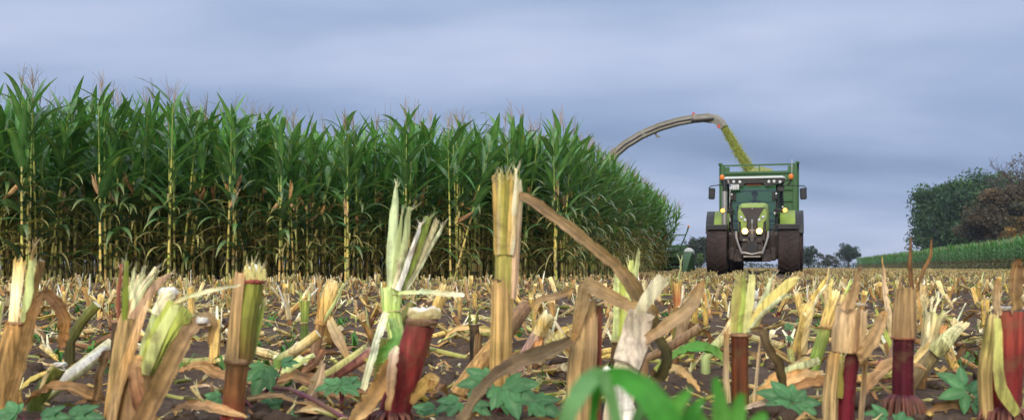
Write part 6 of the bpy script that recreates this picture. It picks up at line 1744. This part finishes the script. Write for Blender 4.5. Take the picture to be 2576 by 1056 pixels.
def litter():
    r = random.Random(90)
    def spot(i, d0, d1, pw):
        d = d0 * (d1 / d0) ** (r.random() ** pw); return r.uniform(-.515, .515) * d, d
    for i in range(190):
        x, d = spot(i, 1.5, 6.0, .75)
        vi = r.randrange(16)
        o = place_copy(LLEAFM[vi], 'dry_leaf', None, (x, d, gz(x, d) + .002), (r.uniform(-.25, .25), r.uniform(-.3, .3), r.uniform(0, 6.28)), (1,) * 3)
        s = r.uniform(.45, .9); o.scale = (s, s, s)
        z = zone(1287.5 + x / d * FPX, d); lk = ('small ' if s < .65 else 'long ') + tone(LLEAF[vi]); tag(o, f'{lk} curled dry leaf ' + z, 'dry leaf', f'{lk} dry leaves ' + z)
    for i in range(130):
        x, d = spot(i, 1.95, 7.0, .8)
        vi = r.randrange(10)
        o = place_copy(LSTALKM[vi], 'stalk_piece', None, (x, d, gz(x, d) + .002), (0, -abs(r.gauss(0, .15)), r.uniform(0, 6.28)), (r.uniform(.55, .9),) * 3)
        z = zone(1287.5 + x / d * FPX, d); lk = tone(LSTALK[vi]); tag(o, f'{lk} broken stalk piece ' + z, 'stalk', f'{lk} stalk pieces ' + z)
    # the rest: further off, and small chips everywhere
    nr = np.random.default_rng(8)
    protos = [litter_leaf(1500 + i, True).tri_arrays() for i in range(10)] + [litter_stalk(1600 + i, True).tri_arrays() for i in range(6)]
    def field(n, d0, d1, pw, s0, s1, which):
        d = d0 * (d1 / d0) ** (nr.random(n) ** pw); x = nr.uniform(-.62, .62, n) * d + nr.uniform(-.5, .5, n)
        keep = np.array([not in_maize(a, b) or nr.random() < .5 for a, b in zip(x, d)]); x, d = x[keep], d[keep]; n = len(x)
        return np.stack([x, d, ground_z(x, d) + .003], 1), nr.uniform(s0, s1, n), nr.choice(which, n)
    A = [field(3800, 4.5, 40, .7, .5, 1.0, range(16)), field(420, 2.3, 6, .8, .45, .85, range(16)), field(1500, 1.3, 6, .8, .15, .4, range(16)), field(2600, 40, 120, 1, 1.0, 1.6, range(16))]
    loc = np.concatenate([a[0] for a in A]); s = np.concatenate([a[1] for a in A]); pk = np.concatenate([a[2] for a in A]); n = len(loc)
    tint = nr.uniform(.6, 1.2, (n, 1)) * np.array([[1.05, .98, .78]])
    o = stuff_mesh('crop_litter', protos, pk, xforms(loc, nr.uniform(0, 6.28, n), s, np.abs(nr.normal(0, .25, n)), nr.uniform(0, 6.28, n)), M_DRY, tint)
    tag(o, 'scattered straw-coloured leaf and stalk litter between the stubble rows', 'crop litter', kind='stuff')
    # pale chips
    ch = []
    for i in range(5):
        q = random.Random(i); mb = MB().box((0, 0, .002), (q.uniform(.005, .016), q.uniform(.003, .005), .002), vary(q.choice([CREAM, STRAW, PALE]), q, .1), rot=(q.uniform(-.3, .3), q.uniform(-.3, .3), 0)); ch.append(mb.tri_arrays())
    n = 1500; d = 1.1 * (8 / 1.1) ** nr.random(n); x = nr.uniform(-.6, .6, n) * d
    o = stuff_mesh('straw_chips', ch, nr.integers(0, 5, n), xforms(np.stack([x, d, ground_z(x, d) + .003], 1), nr.uniform(0, 6.28, n), nr.uniform(.5, 1.3, n), np.abs(nr.normal(0, .4, n)), nr.uniform(0, 6.28, n)), M_PITH)
    tag(o, 'tiny pale chips of straw and pith strewn on the soil', 'straw chips', kind='stuff')
litter()

# large dry leaves lying among the near stubs
def near_leaves():
    LST = [('long brown dry leaf lying between the broad torn stub and the olive stub', 1.72, [(450, 935), (500, 920, .02), (560, 945, .0), (640, 955, -.02), (700, 970, -.03)], 40, (.40, .21, .085)),
        ('wavy brown dry leaf under the lobed weed right of the olive stub', 1.68, [(690, 965), (740, 950, .0), (800, 972, -.02), (860, 1000, -.03), (930, 985, -.03)], 46, (.34, .19, .08)),
        ('crumpled pale husk beside the purple creeping stem', 1.62, [(770, 1010), (800, 960, -.01), (812, 905, .0)], 34, (.66, .46, .28)),
        ('dark brown curled leaf at the foot of the far left stub', 1.58, [(60, 1020), (110, 985, -.02), (170, 975, -.03), (230, 1000, -.03), (280, 1010, -.02)], 42, (.22, .12, .05)),
        ('yellow dry leaf lying behind the far left stub', 1.75, [(40, 990), (90, 950, .0), (150, 935, .02), (210, 950, .02)], 34, (.62, .42, .12)),
        ('dark twisted leaf standing between the two left stubs', 1.55, [(232, 1050), (250, 960, -.01), (265, 900, -.01), (275, 880, .0)], 26, (.16, .09, .04)),
        ('brown leaf lying at bottom left in front of the olive stub', 1.45, [(430, 1035), (480, 1020, .0), (550, 1030, -.01), (620, 1050, -.02)], 36, (.46, .28, .13)),
        ('pale flat leaf lying at bottom in front of the lobed weed', 1.48, [(860, 1040), (800, 1030, .02), (740, 1035, .02)], 30, (.60, .42, .22)),
        ('tan leaf curled behind the seedling right of the cream stalk', 1.62, [(1640, 960), (1690, 930, .0), (1730, 950, -.01), (1760, 985, -.02)], 36, (.46, .28, .12)),
        ('broad tan leaf bundle lying right of the tractor stub', 1.62, [(1895, 1010), (1960, 965, .0), (2030, 950, .0), (2090, 960, -.01)], 50, (.58, .38, .16)),
        ('brown folded leaf below the broad leaf bundle', 1.58, [(1950, 1000), (2010, 975, .0), (2070, 965, .0), (2095, 985, .0)], 34, (.36, .19, .08)),
        ('pale plank-like leaf flat on the soil right of the second seedling', 1.52, [(1870, 1030), (1930, 1015, .0), (2000, 1025, -.02)], 30, (.74, .58, .36)),
        ('tan crumpled leaf leaning against the slim dark red stub', 1.68, [(2170, 990), (2210, 945, .0), (2260, 915, .01), (2330, 930, .0)], 44, (.52, .33, .14)),
        ('orange-tan leaf hanging behind the slim dark red stub', 1.85, [(2290, 920), (2330, 885, .0), (2370, 880, .0), (2400, 905, .0)], 40, (.62, .40, .17)),
        ('brown leaf lying at lower right before the large red stub', 1.5, [(2330, 1040), (2390, 1020, .0), (2450, 1035, -.01)], 30, (.34, .19, .08)),
        ('yellowish dry leaf arched in the litter right of the tallest stub', 2.2, [(1330, 905), (1390, 865, .0), (1430, 825, .0), (1480, 835, .0)], 28, (.42, .34, .10)),
        ('tan leaf lying behind the dark rotten stub', 2.4, [(1120, 850), (1160, 825, .0), (1240, 835, .0), (1290, 860, .0)], 20, (.56, .37, .15))]
    for i, (lb, d, qs, w, c) in enumerate(LST):
        s = Stub(lb, d, qs[0][0], 400 + i, 'dry_leaf', 'dry leaf')
        n = len(qs); r = s.r
        s.leaf(qs, [w * .35] + [w * r.uniform(.8, 1.15) for _ in range(n - 2)] + [w * .15], [vary(c, r, .25) for _ in range(n)], face=(r.uniform(-.4, .4), -.7, 1), fold=r.uniform(.2, .7), wave=.45, twist=r.uniform(-.6, .6), name='blade')
near_leaves()

# ------------------------------------------------------------------ weeds
WGREEN = (.085, .24, .085)
def lobed_leaf(L, r, col, lobes=5, cup=.12):
    """palmate leaf in the XY plane, stalk at the origin, middle lobe along +X"""
    mb = MB()
    spec = {5: ((-82, .58), (-40, .86), (0, 1.0), (40, .86), (82, .58)), 3: ((-62, .8), (0, 1.0), (62, .8))}[lobes]
    for q, (ad, ln) in enumerate(spec):
        a = math.radians(ad + r.uniform(-5, 5)); ln = ln * L * r.uniform(.92, 1.06); n = 9
        dirv, sd = Vector((math.cos(a), math.sin(a), 0)), Vector((-math.sin(a), math.cos(a), 0))
        vs, cs = [], []
        for i in range(n + 1):
            t = i / n
            w = ln * .235 * (math.sin(PI * min(1, t * 1.02)) ** .75) * (1.15 - .35 * t) * (1 + (.05 if i % 2 else -.03)) + (.05 * L * (1 - t) if t < .35 else 0)
            p = dirv * ln * t
            for k, f in enumerate((-1, -.5, 0, .5, 1)):
                z = -cup * p.length ** 2 / L * 1.3 + .10 * w * abs(f) * 2 + q % 2 * .0012 - .05 * w * (1 - abs(f)) + r.uniform(-.01, .01) * L
                vs.append(p + sd * w * f + Vector((0, 0, z))); cs.append(vary(lerp(col, (.30, .46, .24), .35 if f == 0 else 0), r, .07))
        mb.add(vs, [(i * 5 + k, i * 5 + k + 1, i * 5 + k + 6, i * 5 + k + 5) for i in range(n) for k in range(4)], cs)
    return mb

def weed(label, d, bx, leaves, seed, stemcol=(.16, .05, .07), name='weed', lobes=5):
    """leaves: (x, y, size px, heading deg, tilt towards camera deg, dd)"""
    r = random.Random(seed); b = P(bx, 672, d); B = Vector((b.x, d, gz(b.x, d) - .01))
    root = empty(name, B); tag(root, label, 'weed')
    for (x, y, sz, hd, tl, dd) in leaves:
        p = P(x, y, d + dd) - B; L = sz * (d + dd) / FPX
        o = lobed_leaf(L * 1.15, r, vary(WGREEN, r, .12), lobes).build('leaf', M_WEED, root)
        o.location = p
        o.rotation_euler = (Matrix.Rotation(math.radians(tl), 3, 'X') @ Matrix.Rotation(math.radians(hd), 3, 'Z')).to_euler()
        mid = p.lerp(Vector((0, 0, 0)), .5) + Vector((0, .01, .01))
        MB().tube([Vector((0, 0, -.01)), mid, p], [.0022, .0018, .0012], stemcol, n=5, rnd=r).build('stem', M_STALK, root)
    return root
def weeds():
    weed('lobed green weed leaves right of the olive stub base', 1.62, 668, [(668, 925, 72, 250, 62, 0), (712, 912, 34, 10, 40, .02), (700, 1018, 58, 175, 52, -.08), (728, 1040, 60, 300, 48, -.1), (550, 1000, 46, 200, 50, -.04)], 1)
    weed('pair of flat grey-green weed leaves in front of the fan stub', 1.58, 858, [(850, 968, 52, 185, 38, 0), (862, 968, 56, 8, 38, 0)], 2)
    weed('cluster of grey-green lobed weed leaves left of the tallest stub', 1.5, 1215, [(1230, 958, 78, 185, 52, 0), (1262, 975, 70, 290, 55, -.03), (1275, 975, 92, 330, 50, -.03), (1150, 1010, 60, 210, 42, -.02), (1190, 1018, 52, 330, 45, -.02), (1090, 1030, 56, 200, 40, .02), (1345, 1010, 70, 330, 42, -.04)], 3)
    weed('lobed weed leaf spread flat before the broad tan sheath', 1.5, 1990, [(1985, 1005, 72, 160, 50, 0), (1990, 1005, 46, 80, 55, .02), (2000, 1012, 62, 10, 48, -.01), (1985, 1020, 64, 235, 46, -.03)], 4)
    weed('three smooth weed leaves at lower right before the large red stub', 1.5, 2440, [(2420, 970, 62, 140, 60, 0), (2425, 985, 64, 195, 55, -.01), (2440, 985, 44, 50, 58, 0), (2450, 1010, 40, 320, 50, -.02)], 5, lobes=3)
    weed('dark green weed leaves in the lower left corner', 1.42, 60, [(40, 1040, 58, 170, 45, 0), (110, 1050, 60, 10, 40, .01), (180, 1045, 70, 0, 36, .03)], 6)
    weed('small weed leaf at the foot of the slim dark red stub', 1.45, 2235, [(2225, 1048, 50, 160, 45, 0), (2260, 1060, 46, 20, 42, 0)], 7)
    weed('small lobed weed in the soil beside the leaning yellow-green stub', 2.3, 1985, [(1985, 828, 20, 90, 70, 0), (1990, 850, 16, 200, 50, 0)], 8)
    # creeping stem
    r = empty('weed_runner', P(720, 672, 1.5).xy.to_3d()); tag(r, 'purple creeping weed stem crossing the litter left of the red stub', 'weed')
    b = r.location
    MB().tube([P(x, y, d) - b for x, y, d in ((640, 1000, 1.75), (680, 975, 1.62), (730, 978, 1.55), (790, 1005, 1.48), (840, 1035, 1.45), (880, 1058, 1.42))], .0035, (.16, .05, .07), n=7).build('stem', M_STALK, r)
    # the blurred seedling right before the lens
    s = Stub('bright green blurred grass seedling close to the camera at bottom centre', .42, 1560, 61, 'grass_seedling', 'grass')
    G = (.055, .29, .024); G2 = (.17, .38, .12)
    kw = dict(mat=M_WEED, name='blade', fold=.15, wave=.03)
    s.leaf([(1600, 1500), (1560, 1120), (1532, 985), (1508, 945), (1470, 968, -.01), (1436, 1025, -.02), (1410, 1110, -.02)], [14, 28, 34, 42, 48, 44, 24], [G2] * 7, face=(0, -1, .25), **kw)
    s.leaf([(1500, 1500), (1490, 1120, .01), (1500, 990, .01), (1540, 945, .0), (1606, 972, -.01), (1665, 1040, -.015), (1700, 1150, -.015)], [14, 20, 28, 46, 66, 74, 60], [G] * 7, face=(0, -1, .25), **kw)
    s.leaf([(1640, 1500), (1650, 1150), (1690, 1040), (1738, 978)], [20, 46, 48, 10], [G, G, (.12, .36, .04), G], **kw)
    s.leaf([(1700, 1500, .02), (1715, 1150, .02), (1735, 1050, .02), (1770, 1000, .02)], [20, 42, 40, 10], [G] * 4, **kw)
    s.leaf([(1560, 1500, .03), (1585, 1150, .03), (1612, 1015, .03)], [24, 46, 20], [(.16, .36, .10)] * 3, **kw)
    s = Stub('second blurred green seedling close to the camera, below the tractor stub', .45, 1830, 62, 'grass_seedling', 'grass')
    for q in ([(1830, 1450), (1815, 1080), (1800, 950)], [(1850, 1450), (1850, 1090), (1866, 990)], [(1810, 1450), (1770, 1100), (1735, 1030)], [(1870, 1450), (1890, 1110), (1930, 1040)]):
        s.leaf(q, [20, 50, 16], [(.13, .36, .06), (.12, .34, .05), G], mat=M_WEED, name='blade', fold=.2, wave=.05)
    # yellow-green living maize leaf on the ground
    s = Stub('green and yellow maize leaf lying beside the tractor stub', 1.85, 1680, 63, 'fallen_leaf', 'leaf')
    s.leaf([(1640, 940), (1700, 895, -.01), (1750, 880, -.02), (1800, 892, -.02), (1845, 945, -.02)], [14, 34, 44, 38, 6], [(.40, .40, .08), (.16, .36, .06), (.10, .34, .05), (.16, .36, .05), (.6, .5, .15)], mat=M_WEED, name='blade', face=(0, -.5, 1), fold=.5)
    # low green growth between the rows
    nr = np.random.default_rng(12); protos = []
    for i in range(6):
        q = random.Random(40 + i); mb = MB()
        for k in range(7):
            a = q.uniform(0, 6.28); e = Vector((math.cos(a), math.sin(a), 0)); L = q.uniform(.02, .07); w = q.uniform(.003, .010)
            mb.ribbon([(0, 0, 0), e * L * .4 + Vector((0, 0, L * .6)), e * L + Vector((0, 0, L * q.uniform(.3, .9)))], [w * .6, w, .001], vary((.07, .20, .03), q, .25), face=(0, 0, 1), fold=.2, rnd=q, low=True)
        protos.append(mb.tri_arrays())
    n = 2800; d = 1.9 * (40 / 1.4) ** (nr.random(n) ** .8); x = nr.uniform(-.6, .6, n) * d
    cl = vnoise(x / .35, d / .35, 21); keep = (cl > .62) & (NR.random(n) < .8); x, d = x[keep], d[keep]; n = len(x)
    o = stuff_mesh('low_weeds', protos, nr.integers(0, 6, n), xforms(np.stack([x, d, ground_z(x, d)], 1), nr.uniform(0, 6.28, n), nr.uniform(.5, 1.4, n)), M_WEED, NR.uniform(.8, 1.3, (n, 1)) * np.ones((1, 3)))
    tag(o, 'patches of low green weeds and grass between the stubble rows', 'weeds', kind='stuff')
weeds()

# ------------------------------------------------------------------ the damp air
def build_haze():
    m, n, l, out = new_mat('damp_air')
    v = N(n, 'ShaderNodeVolumePrincipled'); v.inputs['Color'].default_value = (.80, .86, .95, 1); v.inputs['Density'].default_value = .00025; v.inputs['Anisotropy'].default_value = .2
    l.new(v.outputs[0], out.inputs['Volume'])
    o = MB().box((0, 1100, 11.5), (3200, 3000, 25.5)).build('haze', m)
    tag(o, 'thin damp haze lying over the fields', 'haze', kind='stuff')
build_haze()
